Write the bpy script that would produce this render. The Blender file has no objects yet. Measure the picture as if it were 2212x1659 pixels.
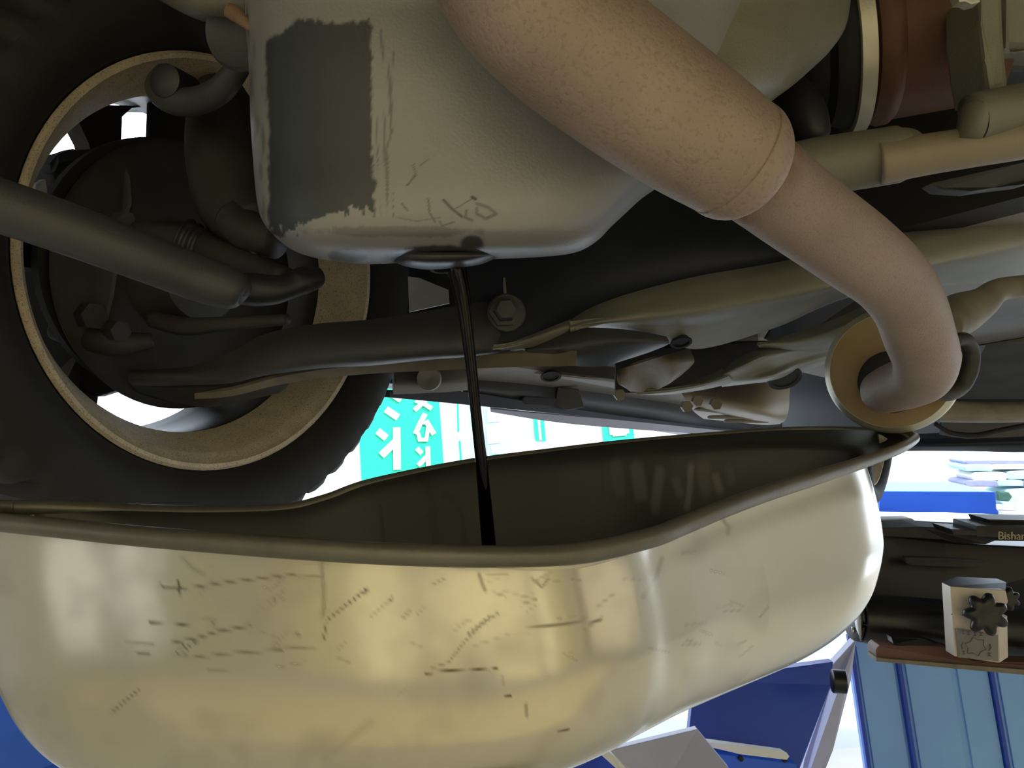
import bpy, bmesh, math, random
import numpy as np
from mathutils import Vector, Matrix, noise as mnoise
random.seed(7)
S = bpy.context.scene
COL = S.collection
R = math.radians

# ------------------------------------------------------------------ camera
F = 1720.0; CX = 1106.0; CY = 829.5
CAMZ = 1.55; PITCH = R(9.0); ROLL = R(5.0)
Fw = Vector((0, math.cos(PITCH), math.sin(PITCH)))
U0 = Vector((0, -math.sin(PITCH), math.cos(PITCH)))
R0 = Vector((1, 0, 0))
RI = math.cos(ROLL) * R0 - math.sin(ROLL) * U0
UP = math.sin(ROLL) * R0 + math.cos(ROLL) * U0
CAM = Vector((0, 0, CAMZ))
cam = bpy.data.cameras.new('camera'); camo = bpy.data.objects.new('camera', cam); COL.objects.link(camo)
m = Matrix((RI, UP, -Fw)).transposed().to_4x4(); m.translation = CAM
camo.matrix_world = m
cam.sensor_fit = 'HORIZONTAL'; cam.sensor_width = 36.0; cam.lens = F * 36.0 / 2212.0
cam.clip_start = 0.02; cam.clip_end = 200
S.camera = camo

# ------------------------------------------------------------------ world, lamps, exposure
S.view_settings.view_transform = 'Standard'; S.view_settings.look = 'None'
S.view_settings.gamma = 1.0; S.view_settings.exposure = 0.0
S.view_settings.use_curve_mapping = False
W = bpy.data.worlds.new('world'); S.world = W; W.use_nodes = True
bg = W.node_tree.nodes['Background']
bg.inputs[0].default_value = (0.74, 0.86, 1.0, 1); bg.inputs[1].default_value = 4.6
def area(name, loc, target, sx, sy, power, col):
    l = bpy.data.lights.new(name, 'AREA'); l.shape = 'RECTANGLE'; l.size = sx; l.size_y = sy
    l.energy = power; l.color = col
    o = bpy.data.objects.new(name, l); COL.objects.link(o); o.location = loc
    o.rotation_euler = (Vector(target) - Vector(loc)).to_track_quat('-Z', 'Y').to_euler()
    return o
YEL = (1.0, 0.86, 0.55)
# unseen area lights added to brighten the tub, the underside and the cabinet
area('back_fill_light', (0.35, -2.95, 1.35), (0.35, 0, 1.35), 4.3, 2.1, 17, YEL)  # added fill, gives the tub its wide yellow reflection
area('side_fill_light', (5.9, -.5, 1.6), (0, .3, 1.4), 3.6, 2.0, 15, YEL)  # added fill, yellows the tub's right side and lifts the wheel lip
area('side_fill_light', (-4.9, -1.4, 1.6), (0, .2, 1.3), 2.6, 2.0, 13, (.92,.95,1))  # added neutral fill, brightens the left of the tub
area('overhead_fill_light', (0, -2.2, 5.0), (0, -2.2, 0), 3.4, .4, 90, (1,.88,.62))  # added fill over the cream slab that the tub mirrors
area('overhead_fill_light', (3.0, 1.6, 5.0), (3.0, 1.6, 0), 2.4, .4, 190, (1,.97,.92))  # added fill, brightens the light blue cabinet
sun = bpy.data.lights.new('sun', 'SUN'); sun.energy = 6; sun.angle = R(.6); sun.color = (1, .96, .9)
so = bpy.data.objects.new('sun', sun); COL.objects.link(so)
so.rotation_euler = Vector((.72, -.42, .55)).to_track_quat('Z', 'Y').to_euler()

# ------------------------------------------------------------------ helpers
def P(px, py, d):
    """point seen at photo position px,py at distance d (metres, along the view axis)"""
    return CAM + Fw * d + RI * ((px - CX) / F * d) + UP * (-(py - CY) / F * d)
def PY(px, py, Y):
    v = P(px, py, 1.0) - CAM
    return CAM + v * (Y / v.y)

def new_mesh(name, verts, faces, mat, parent=None, smooth=True, mats=None):
    me = bpy.data.meshes.new(name)
    me.from_pydata([tuple(v) for v in verts], [], faces)
    me.validate()
    bm = bmesh.new(); bm.from_mesh(me); bmesh.ops.recalc_face_normals(bm, faces=bm.faces); bm.to_mesh(me); bm.free()
    o = bpy.data.objects.new(name, me); COL.objects.link(o)
    if mat: me.materials.append(mat)
    if mats:
        for q in mats: me.materials.append(q)
    if smooth: me.polygons.foreach_set('use_smooth', [True] * len(me.polygons))
    if parent: attach(o, parent)
    return o
def attach(o, parent):
    o.parent = parent
    base = parent
    inv = Matrix.Identity(4)
    chain = []
    while base: chain.append(base); base = base.parent
    mw = Matrix.Identity(4)
    for q in reversed(chain): mw = mw @ q.matrix_parent_inverse @ q.matrix_basis
    o.matrix_parent_inverse = mw.inverted()
def bm_obj(name, bm, mat, parent=None, smooth=False):
    bmesh.ops.recalc_face_normals(bm, faces=bm.faces)
    me = bpy.data.meshes.new(name); bm.to_mesh(me); bm.free()
    me.materials.append(mat)
    if smooth: me.polygons.foreach_set('use_smooth', [True] * len(me.polygons))
    o = bpy.data.objects.new(name, me); COL.objects.link(o)
    if parent: attach(o, parent)
    return o
def thing(name, loc, label, cat, group=None):
    o = bpy.data.objects.new(name, None); COL.objects.link(o); o.location = loc
    o.empty_display_size = 0.05
    o['label'] = label; o['category'] = cat
    if group: o['group'] = group
    return o
def tag(o, label, cat, group=None):
    o['label'] = label; o['category'] = cat
    if group: o['group'] = group
    return o
def lab(o, label): o['label'] = label; return o

def cr(pts, sub, closed=False):
    """Catmull-Rom through tuples"""
    n = len(pts); out = []
    A = [np.array(p, float) for p in pts]
    rng = n if closed else n - 1
    for i in range(rng):
        if closed: p0, p1, p2, p3 = A[(i-1) % n], A[i], A[(i+1) % n], A[(i+2) % n]
        else: p0, p1, p2, p3 = A[max(i-1, 0)], A[i], A[i+1], A[min(i+2, n-1)]
        for k in range(sub):
            t = k / sub
            out.append(0.5 * ((2*p1) + (-p0+p2)*t + (2*p0-5*p1+4*p2-p3)*t*t + (-p0+3*p1-3*p2+p3)*t**3))
    if not closed: out.append(A[-1])
    return out
def sweep(centres, radii, seg=28, cap=True, squash=1.0):
    """verts, faces of a swept tube"""
    n = len(centres); V = []; Fc = []
    T = []
    for i in range(n):
        a = centres[max(i-1, 0)]; b = centres[min(i+1, n-1)]
        T.append((b - a).normalized())
    up = Fw.copy()
    nrm = (up - T[0] * up.dot(T[0])).normalized()
    for i in range(n):
        nrm = (nrm - T[i] * nrm.dot(T[i])).normalized()
        bi = T[i].cross(nrm)
        for k in range(seg):
            a = 2 * math.pi * k / seg
            V.append(centres[i] + (nrm * math.cos(a) * squash + bi * math.sin(a)) * radii[i])
    for i in range(n - 1):
        for k in range(seg):
            k2 = (k + 1) % seg
            Fc.append((i*seg+k, i*seg+k2, (i+1)*seg+k2, (i+1)*seg+k))
    if cap:
        Fc.append(tuple(range(seg-1, -1, -1))); Fc.append(tuple((n-1)*seg + k for k in range(seg)))
    return V, Fc
def tube(name, pts, mat, parent=None, seg=28, sub=8, cap=True, squash=1.0):
    """pts: (px, py, d, radius in photo pixels)"""
    q = cr(pts, sub)
    c = [P(a[0], a[1], a[2]) for a in q]; r = [max(a[3], .3) / F * a[2] for a in q]
    V, Fc = sweep(c, r, seg, cap, squash)
    return new_mesh(name, V, Fc, mat, parent)
def wtube(name, pts, rad, mat, parent=None, seg=16, sub=6, cap=True):
    q = cr([tuple(p) for p in pts], sub) if len(pts) > 2 else [np.array(p) for p in pts]
    c = [Vector(a) for a in q]
    V, Fc = sweep(c, [rad] * len(c), seg, cap)
    return new_mesh(name, V, Fc, mat, parent)
def sheet(name, rows, mat, parent=None, sub=6, thick=0.004, smooth=True):
    """pressed sheet: rows of (px,py,d), same count each; thickness goes away from the viewer"""
    rr = [cr(r, sub) for r in rows]
    ncol = len(rr[0])
    cols = [cr([r[j] for r in rr], sub) for j in range(ncol)]
    nrow = len(cols[0])
    V = []
    for j in range(ncol):
        for i in range(nrow): V.append(P(*cols[j][i]))
    Fc = []
    for j in range(ncol-1):
        for i in range(nrow-1): Fc.append((j*nrow+i, (j+1)*nrow+i, (j+1)*nrow+i+1, j*nrow+i+1))
    N = len(V)
    # backs
    G = np.array([tuple(v) for v in V]).reshape(ncol, nrow, 3)
    du = np.gradient(G, axis=0); dv = np.gradient(G, axis=1)
    nn = np.cross(du, dv); nn /= (np.linalg.norm(nn, axis=2, keepdims=True) + 1e-12)
    view = G - np.array(tuple(CAM))
    s = np.sign((nn * view).sum(axis=2, keepdims=True)); s[s == 0] = 1
    s = np.full_like(s, np.sign(s.sum()) or 1)
    B = G + nn * s * thick
    V += [Vector(b) for b in B.reshape(-1, 3)]
    Fc += [tuple(N + k for k in reversed(f)) for f in Fc]
    loop = [(j, 0) for j in range(ncol)] + [(ncol-1, i) for i in range(1, nrow)] + [(j, nrow-1) for j in range(ncol-2, -1, -1)] + [(0, i) for i in range(nrow-2, 0, -1)]
    idx = [j*nrow+i for j, i in loop]
    for a, b in zip(idx, idx[1:] + idx[:1]): Fc.append((a, b, N+b, N+a))
    o = new_mesh(name, V, Fc, mat, parent, smooth)
    if smooth:
        try: o.data.set_sharp_from_angle(angle=R(55))
        except Exception: pass
    return o
def prism(name, poly, mat, parent=None, thick=0.01, bevel=0.0, dirv=None, smooth=False):
    """outline (px,py,d) given a real thickness away from the viewer"""
    bm = bmesh.new()
    vs = [bm.verts.new(P(*p)) for p in poly]
    f = bm.faces.new(vs)
    dv = dirv if dirv else Fw
    r = bmesh.ops.extrude_face_region(bm, geom=[f])
    for e in r['geom']:
        if isinstance(e, bmesh.types.BMVert): e.co += dv * thick
    if bevel: bmesh.ops.bevel(bm, geom=list(bm.edges), offset=bevel, segments=2, affect='EDGES', profile=0.6, clamp_overlap=True)
    return bm_obj(name, bm, mat, parent, smooth)
def flat(pts, d): return [(a, b, d) for a, b in pts]
def box(name, c, s, mat, parent=None, rot=None, bevel=0.0):
    bm = bmesh.new(); bmesh.ops.create_cube(bm, size=1.0)
    for v in bm.verts: v.co = Vector((v.co.x*s[0], v.co.y*s[1], v.co.z*s[2]))
    if bevel: bmesh.ops.bevel(bm, geom=list(bm.edges), offset=bevel, segments=2, affect='EDGES', profile=.6)
    M = Matrix.Translation(Vector(c))
    if rot is not None: M = M @ rot.to_4x4()
    bm.transform(M)
    return bm_obj(name, bm, mat, parent)
def lathe(name, base, axis, prof, mat, parent=None, seg=64, closed=False, smooth=True, sharp=40):
    """prof: (along axis, radius)"""
    axis = axis.normalized()
    a = Vector((0, 0, 1)) if abs(axis.z) < .9 else Vector((1, 0, 0))
    e1 = axis.cross(a).normalized(); e2 = axis.cross(e1)
    V = []; n = len(prof); Fc = []
    for (t, r) in prof:
        for k in range(seg):
            th = 2*math.pi*k/seg
            V.append(base + axis*t + (e1*math.cos(th) + e2*math.sin(th))*max(r, 1e-5))
    for i in range(n - (0 if closed else 1)):
        i2 = (i+1) % n
        for k in range(seg):
            k2 = (k+1) % seg
            Fc.append((i*seg+k, i*seg+k2, i2*seg+k2, i2*seg+k))
    if not closed:
        Fc.append(tuple(range(seg))); Fc.append(tuple((n-1)*seg+k for k in range(seg-1, -1, -1)))
    o = new_mesh(name, V, Fc, mat, parent, smooth)
    try: o.data.set_sharp_from_angle(angle=R(sharp))
    except Exception: pass
    return o
def bolt(name, px, py, d, rpx, axis, mat, parent, h=0.012, flange=True):
    c = P(px, py, d); r = rpx / F * d
    prof = [(0, r*1.35), (-.003, r*1.35), (-.0035, r)] if flange else [(0, r)]
    prof += [(-h, r), (-h-.0015, r*.85)]
    return lathe(name, c, axis, prof, mat, parent, seg=6 if not flange else 12, smooth=False)

# ------------------------------------------------------------------ materials
def mat(name, col, rough=.5, metal=0.0, var=.15, scale=8.0, bump=0.0, bscale=300.0, col2=None, spec=.5, coat=0.0, speck=0.0, scol=(.05,.04,.03), detail=6.0):
    m = bpy.data.materials.new(name); m.use_nodes = True
    nt = m.node_tree; N = nt.nodes; L = nt.links
    b = N['Principled BSDF']
    b.inputs['Roughness'].default_value = rough; b.inputs['Metallic'].default_value = metal
    b.inputs['Specular IOR Level'].default_value = spec
    if coat: b.inputs['Coat Weight'].default_value = coat; b.inputs['Coat Roughness'].default_value = .08
    tc = N.new('ShaderNodeTexCoord')
    nz = N.new('ShaderNodeTexNoise'); nz.inputs['Scale'].default_value = scale; nz.inputs['Detail'].default_value = detail
    L.new(tc.outputs['Object'], nz.inputs['Vector'])
    rp = N.new('ShaderNodeValToRGB'); rp.color_ramp.elements[0].position = .32; rp.color_ramp.elements[1].position = .68
    c2 = col2 if col2 else tuple(max(0, c*(1-var)) for c in col)
    rp.color_ramp.elements[0].color = (*c2, 1); rp.color_ramp.elements[1].color = (*[min(1, c*(1+(0 if col2 else var))) for c in col], 1)
    L.new(nz.outputs['Fac'], rp.inputs[0])
    out = rp.outputs[0]
    if speck:
        n3 = N.new('ShaderNodeTexNoise'); n3.inputs['Scale'].default_value = bscale; n3.inputs['Detail'].default_value = 2
        L.new(tc.outputs['Object'], n3.inputs['Vector'])
        r3 = N.new('ShaderNodeValToRGB'); r3.color_ramp.elements[0].position = .36; r3.color_ramp.elements[0].color = (1,1,1,1)
        r3.color_ramp.elements[1].position = .44; r3.color_ramp.elements[1].color = (0,0,0,1)
        L.new(n3.outputs['Fac'], r3.inputs[0])
        mm = N.new('ShaderNodeMath'); mm.operation = 'MULTIPLY'; mm.inputs[1].default_value = speck
        L.new(r3.outputs[0], mm.inputs[0])
        mx = N.new('ShaderNodeMix'); mx.data_type = 'RGBA'; L.new(mm.outputs[0], mx.inputs[0]); L.new(out, mx.inputs[6]); mx.inputs[7].default_value = (*scol, 1)
        out = mx.outputs[2]
    L.new(out, b.inputs['Base Color'])
    if bump:
        n2 = N.new('ShaderNodeTexNoise'); n2.inputs['Scale'].default_value = bscale; n2.inputs['Detail'].default_value = 4
        L.new(tc.outputs['Object'], n2.inputs['Vector'])
        bp = N.new('ShaderNodeBump'); bp.inputs['Strength'].default_value = bump; bp.inputs['Distance'].default_value = .0015
        L.new(n2.outputs['Fac'], bp.inputs['Height']); L.new(bp.outputs[0], b.inputs['Normal'])
    m['out'] = 1
    return m
def painted(m, attr='mark', col=(.05,.045,.03), rough=None):
    """mixes a stain colour over the base by a vertex attribute (dirt, wear and other patches with a shape of their own)"""
    nt = m.node_tree; N = nt.nodes; L = nt.links; b = N['Principled BSDF']
    src = b.inputs['Base Color'].links[0].from_socket
    at = N.new('ShaderNodeAttribute'); at.attribute_name = attr
    mx = N.new('ShaderNodeMix'); mx.data_type = 'RGBA'
    L.new(at.outputs['Fac'], mx.inputs[0]); L.new(src, mx.inputs[6]); mx.inputs[7].default_value = (*col, 1)
    L.new(mx.outputs[2], b.inputs['Base Color'])
    if rough is not None:
        mr = N.new('ShaderNodeMapRange'); mr.inputs['To Min'].default_value = b.inputs['Roughness'].default_value; mr.inputs['To Max'].default_value = rough
        L.new(at.outputs['Fac'], mr.inputs['Value']); L.new(mr.outputs[0], b.inputs['Roughness'])
    return m

M_pan = painted(mat('pan_paint', (.29,.288,.29), .42, .25, .08, 12, .12, 500, spec=.5), 'mark', (.055,.062,.07), .38)
painted(M_pan, 'oil', (.012,.012,.016), .25)
M_case = mat('cast_alloy', (.22,.21,.165), .55, .2, .12, 14, .25, 600)
M_pipe = mat('weathered_exhaust_steel', (.35,.265,.215), .55, .25, .12, 20, .35, 420, speck=.25, scol=(.16,.10,.07))
M_pipe2 = mat('rusty_exhaust_steel', (.34,.26,.22), .6, .2, .1, 30, .4, 700, col2=(.29,.225,.20), speck=.2, scol=(.14,.08,.05))
M_rust = mat('weld_rust', (.23,.15,.10), .8, .0, .3, 60, .6, 500, col2=(.17,.10,.06))
M_canrust = mat('rust_brown_heat_shield', (.11,.05,.03), .6, .2, .2, 10, .2, 400)
M_band = mat('silver_band_metal', (.55,.53,.44), .4, .5, .08, 20, .1, 400)
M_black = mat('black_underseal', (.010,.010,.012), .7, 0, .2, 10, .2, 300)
M_dark = mat('dark_chassis_paint', (.022,.026,.04), .55, 0, .15, 10, .15, 400)
M_arm = mat('dark_grey_suspension_paint', (.05,.052,.056), .5, 0, .15, 12, .2, 500)
M_olive = mat('grey_green_chassis_paint', (.24,.24,.20), .5, .05, .1, 10, .15, 500)
M_lip = mat('tan_dusty_edge', (.19,.165,.12), .6, 0, .25, 25, .2, 500)
M_beige = mat('tan_tank_steel', (.30,.25,.185), .5, .1, .12, 12, .15, 500)
M_floorpan = mat('grey_pink_underseal', (.22,.205,.195), .6, 0, .1, 8, .15, 400)
M_tyre = mat('tyre_rubber', (.016,.015,.014), .75, 0, .2, 14, .2, 400)
M_lipw = mat('dusty_wheel_lip', (.62,.52,.38), .7, .1, .12, 40, .3, 650, speck=.55, scol=(.16,.13,.09))
M_barrel = mat('brake_dusted_alloy', (.055,.045,.038), .5, .3, .25, 9, .1, 400)
M_brake = mat('dark_brake_metal', (.04,.038,.036), .6, .3, .3, 14, .2, 400)
M_knuckle = mat('dull_cast_iron', (.06,.06,.058), .6, .2, .2, 14, .2, 400)
M_rubber = mat('black_rubber_boot', (.02,.021,.026), .45, 0, .1, 14)
M_chrome = mat('bright_zinc', (.62,.60,.55), .3, .8, .1, 20)
M_oil = mat('black_engine_oil', (.002,.002,.003), .04, 0, .1, 5, spec=.22)
M_basin = painted(mat('drain_tank_plastic', (.66,.62,.51), .17, .5, .07, 5, .04, 60, spec=.6, detail=3), 'mark', (.10,.075,.04), .5)
M_basin_in = painted(mat('shaded_oily_inside', (.035,.035,.03), .4, .0, .2, 7, .1, 100), 'drip', (.01,.009,.006), .15)  # dark base colour holds the car's shade as well as oil film
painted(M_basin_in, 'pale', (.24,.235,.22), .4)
M_rim = mat('worn_tank_lip', (.16,.15,.125), .38, .35, .2, 18, .15, 400)
M_concrete = mat('workshop_floor', (.34,.32,.28), .5, 0, .1, 1.2, .1, 60)
M_paved = mat('pale_yard_concrete', (.34,.35,.36), .7, 0, .06, 1, .1, 40)
M_cream = mat('cream_wall', (.78,.68,.38), .6, 0, .05, 1.5)
M_greywall = mat('grey_steel_wall', (.33,.33,.34), .5, 0, .06, 2)
M_ceil = mat('grey_ceiling', (.40,.40,.38), .7, 0, .05, 2)
M_white = mat('white_sheet', (.86,.87,.86), .5, 0, .03, 2)
M_green = mat('turquoise_print', (.02,.60,.36), .5, 0, .03, 3)
M_paleteal = mat('pale_teal_print', (.45,.78,.70), .5, 0, .04, 3)
M_palebrown = mat('pale_brown_print', (.76,.68,.60), .5, 0, .05, 3)
M_blue = mat('bright_blue_paint', (.02,.14,.85), .4, 0, .1, 4, .05, 200)
M_dblue = mat('deep_blue_paint', (.02,.07,.5), .4, 0, .12, 4, .05, 200)
M_lblue = mat('light_blue_paint', (.27,.52,1.0), .45, 0, .07, 3, .05, 200)
M_lilac = mat('pale_lilac_paint', (.50,.52,.72), .4, 0, .08, 5)
M_kblack = mat('satin_black_steel', (.006,.006,.006), .36, 0, .2, 6, .05, 200)
M_plate = mat('pale_label_plate', (.62,.54,.46), .45, .1, .05, 10)
M_redbrown = mat('red_brown_ledge', (.13,.06,.045), .5, .1, .15, 8)
M_gold = mat('tan_lettering', (.42,.33,.17), .5, 0, .05, 10)
M_stack = mat('pale_teal_stack', (.40,.60,.66), .6, 0, .2, 8)
M_stackd = mat('grey_lilac_stack', (.25,.27,.46), .6, 0, .2, 8)
M_dgreen = mat('dark_green_cloth', (.02,.09,.07), .6, 0, .2, 8)
M_car = mat('dark_car_paint', (.03,.035,.05), .3, .2, .1, 4)

# ------------------------------------------------------------------ car frame
WC = P(488, 579, .814)                                   # inner centre of the front wheel
AZ = R(52)
Lf = Vector((-math.sin(AZ), math.cos(AZ), 0)); Rr = Vector((math.cos(AZ), math.sin(AZ), 0)); Z = Vector((0, 0, 1))
def C(r, l, z): return Vector((WC.x, WC.y, 0)) + Rr*r + Lf*l + Z*(CAMZ + z)
CROT = Matrix((Rr, Lf, Z)).transposed()
# the drooping wheel stands at its own angle
_az, _ti = 1.0117, .2273
Lw = Vector((-math.sin(_az)*math.cos(_ti), math.cos(_az)*math.cos(_ti), math.sin(_ti))); Rw = Vector((math.cos(_az), math.sin(_az), 0)); Zw = Rw.cross(Lw)
WZ = .25

# ------------------------------------------------------------------ the workshop and the yard
def struct(name, c, s, mt):
    o = box(name, c, s, mt); o['kind'] = 'structure'; return o
struct('floor', (0.5, 0.5, -.05), (11, 9, .1), M_concrete)
struct('floor_yard', (0.5, 20.0, -.06), (60, 30, .1), M_paved)
struct('floor_bounce_slab', (0.5, -2.1, .004), (10.8, 2.6, .008), mat('cream_bounce_colour', (.62,.55,.36), .4, 0, .06, 1.5))  # unseen cream slab added to brighten the lower tub by reflection
struct('wall_back', (0.5, -3.55, 2.6), (11, .1, 5.2), M_cream)
struct('wall_left', (-5.05, .5, 2.6), (.1, 8, 5.2), M_greywall)
struct('wall_right', (6.05, -.3, 2.6), (.1, 6.6, 5.2), M_greywall)
struct('wall_front', (-4.2, 4.5, 2.6), (1.8, .12, 5.2), M_greywall)
struct('wall_header', (0.5, 4.5, 5.0), (11, .12, .4), M_greywall)
struct('ceiling', (0.5, .4, 5.25), (11.2, 8.3, .1), M_ceil)
for i, (x, w, h) in enumerate([(-3.3, .5, 5.2), (-.72, .13, 5.2), (-.35, .05, 5.2), (1.7, .16, 5.2), (4.2, .3, 5.2)]):  # unseen bars and box added to put grey bands into the tub's reflection
    struct('reflection_baffle_%d' % (i+1), (x, -2.80, h/2), (w, .1, h), M_greywall)
struct('reflection_baffle_6', (.5, -2.8, .15), (11, .12, .3), M_greywall)
struct('reflection_baffle_7', (.6, -2.8, .92), (1.5, .08, .10), M_greywall)
struct('reflection_baffle_8', (.15, -2.75, .45), (.9, .3, .5), M_greywall)

# ------------------------------------------------------------------ banner across the yard
YB = 8.0
bn = thing('banner', tuple(PY(1100, 1100, YB+.03)), 'white and turquoise banner with Japanese letters behind the wheel', 'banner')
def quad_at(name, x0, y0, x1, y1, Y, mt, parent, t=.012, z_ext=0):
    a = PY(x0, (y0+y1)/2, Y); b = PY(x1, (y0+y1)/2, Y); c = PY((x0+x1)/2, y0, Y); d = PY((x0+x1)/2, y1, Y)
    return box(name, ((a.x+b.x)/2, Y, (c.z+d.z)/2), (abs(b.x-a.x), t, abs(c.z-d.z)+z_ext), mt, parent)
quad_at('banner_sheet', -700, 500, 1900, 1300, YB+.02, M_white, bn, .02)
quad_at('printed_panel', 778, 780, 957, 1180, YB, M_green, bn)
SN = [0]
def stroke(pts, w, mt=None, name='letter_stroke', Y=YB-.012, parent=None):
    """flat printed stroke through photo points"""
    for a, b in zip(pts, pts[1:]):
        SN[0] += 1; yo = -.0007*(SN[0] % 9)
        A = PY(a[0], a[1], Y) + Vector((0, yo, 0)); B = PY(b[0], b[1], Y) + Vector((0, yo, 0))
        dv = B - A; ln = dv.length; ww = w / F * Y * 1.0
        ang = math.atan2(dv.z, dv.x)
        rot = Matrix.Rotation(-ang, 3, 'Y')
        box(name, (A+B)/2, (ln + ww*.7, .008, ww), mt or M_white, parent or bn, rot)
for pts, w in [([(838,887),(856,899)],15), ([(820,934),(831,943)],15), ([(857,929),(858,1009)],16), ([(853,956),(828,980)],16),
               ([(846,852),(863,863)],11), ([(857,1031),(873,1031)],10),
               ([(901,866),(918,873),(930,881)],10), ([(898,884),(916,868)],10), ([(912,852),(916,868)],12),
               ([(917,897),(909,912),(899,934)],11), ([(922,912),(936,935)],11), ([(904,938),(907,950),(921,950),(926,918)],8), ([(908,912),(924,914)],8),
               ([(903,971),(909,977)],10), ([(924,968),(926,1020)],10), ([(921,988),(906,1003)],10)]:
    stroke(pts, w)
stroke([(988,840),(990,932)], 4.5, M_green, 'printed_line'); stroke([(993,954),(997,1012)], 5, M_green, 'printed_line')
quad_at('printed_panel', 1018, 850, 1026, 1020, YB-.006, M_paleteal, bn, .006)
quad_at('printed_panel', 1050, 860, 1092, 1010, YB-.006, M_paleteal, bn, .006)
for q in [(1052,880,1078,912),(1052,925,1080,958),(1062,962,1078,980)]: quad_at('printed_block', *q, YB-.014, M_white, bn, .006)
quad_at('printed_line', 1154, 893, 1162, 952, YB-.01, M_green, bn, .006); quad_at('printed_line', 1169, 893, 1177, 954, YB-.01, M_green, bn, .006)
quad_at('printed_line', 1163, 900, 1168, 950, YB-.01, M_palebrown, bn, .006)
for (cx_, y0, y1, w) in [(1131,895,946,22),(1252,909,950,22)]:
    stroke([(cx_-w/2+3,y0),(cx_+w/2-3,y0),(cx_+w/2,y0+5),(cx_+w/2,y1-5),(cx_+w/2-3,y1),(cx_-w/2+3,y1),(cx_-w/2,y1-5),(cx_-w/2,y0+5),(cx_-w/2+3,y0)], 2.2, M_palebrown, 'printed_outline')
    for k in range(3):
        yy = y0 + (k+.5)*(y1-y0)/3
        stroke([(cx_-3,yy-4),(cx_+3,yy-4),(cx_+4,yy+3),(cx_-4,yy+3),(cx_-3,yy-4)], 1.8, M_palebrown, 'printed_outline')
stroke([(1216,915),(1224,915),(1222,930),(1228,940)], 2, M_palebrown, 'printed_line')
quad_at('printed_panel', 1303, 905, 1370, 980, YB-.01, M_green, bn, .006)
quad_at('printed_block', 1316, 914, 1358, 938, YB-.018, M_white, bn, .006)
quad_at('printed_block', 1322, 910, 1352, 942, YB-.020, M_white, bn, .006)

# ------------------------------------------------------------------ the car
car = thing('car', C(1.2, -.7, -CAMZ+.02+1.6), 'car seen from below with drained oil pan, exhaust pipe and front wheel', 'car')

# body shell: left side with two wheel arches, roof, far side, nose and tail
def side_plate(name, l, thick):
    outline = []
    zs = lambda r: .215 - .04*r
    def arch(rc, zc, rad, n=20):
        a0 = math.asin(max(-1, min(1, (zs(rc)-zc)/rad)))
        return [(rc - rad*math.cos(a), zc + rad*math.sin(a)) for a in np.linspace(a0, math.pi - a0, n)]
    wz = WZ
    outline += [(-.85, .23)] + arch(0, wz, .345) + arch(2.45, wz-.07, .36) + [(3.2, .09), (3.3, .9), (2.6, 1.0), (2.2, 1.5), (.7, 1.5), (.1, 1.0), (-.85, .85)]
    bm = bmesh.new()
    vs = [bm.verts.new(C(r, l, z)) for r, z in outline]
    f = bm.faces.new(vs)
    ex = bmesh.ops.extrude_face_region(bm, geom=[f])
    for e in ex['geom']:
        if isinstance(e, bmesh.types.BMVert): e.co += Lf * thick
    bmesh.ops.triangulate(bm, faces=[q for q in bm.faces if len(q.verts) > 4])
    return bm_obj(name, bm, M_car, car)
side_plate('side_panel', .20, .03)
side_plate('side_panel', -1.50, -.03)
def cbox(name, r0, r1, l0, l1, z0, z1, mt, bevel=0.0, parent=None):
    return box(name, C((r0+r1)/2, (l0+l1)/2, (z0+z1)/2), (abs(r1-r0), abs(l1-l0), abs(z1-z0)), mt, parent or car, CROT, bevel)
cbox('bonnet', -.85, .2, -1.5, .2, .86, .9, M_car)
cbox('roof', .5, 2.3, -1.5, .2, 1.46, 1.5, M_car)
cbox('tailgate', 3.2, 3.25, -1.5, .2, .15, .95, M_car)
cbox('engine_bay_cover', -.85, .5, -1.5, -.02, .70, .73, M_black)
# wheel arch liner
def liner(r0):
    V = []; Fc = []; n = 28; wz = WZ
    for l in (.2, -.04):
        for rad in (.35, .36):
            for k in range(n+1):
                a = R(-4) + R(205)*k/n
                V.append(C(r0 + rad*math.cos(a), l, wz + rad*math.sin(a)))
    m_ = n+1
    for k in range(n):
        Fc.append((k, k+1, 2*m_+k+1, 2*m_+k)); Fc.append((m_+k, m_+k+1, 3*m_+k+1, 3*m_+k))
        Fc.append((k, k+1, m_+k+1, m_+k)); Fc.append((2*m_+k, 2*m_+k+1, 3*m_+k+1, 3*m_+k))
    return new_mesh('wheel_arch_liner', V, Fc, M_black, car)
liner(0); liner(2.45)
# underbody
cbox('floor_pan', .55, 3.2, -1.45, .1, .27, .30, M_floorpan)
cbox('inner_sill', .42, 2.05, .0, .16, .205, .30, M_floorpan, .01)
cbox('firewall', .5, .56, -1.45, .18, .27, .9, M_black)
cbox('rear_valance', 3.05, 3.2, -1.5, .2, .105, .24, M_dark, .01)
cbox('floor_rail', .7, 3.0, -.28, -.20, .215, .27, M_floorpan, .008)
cbox('floor_rail', .9, 3.0, -1.05, -.97, .20, .27, M_floorpan, .008)
cbox('floor_crossmember', 1.55, 1.68, -1.3, -.1, .22, .27, M_floorpan, .008)
cbox('floor_crossmember', 2.2, 2.3, -1.3, -.1, .17, .27, M_dark, .008)

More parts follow.
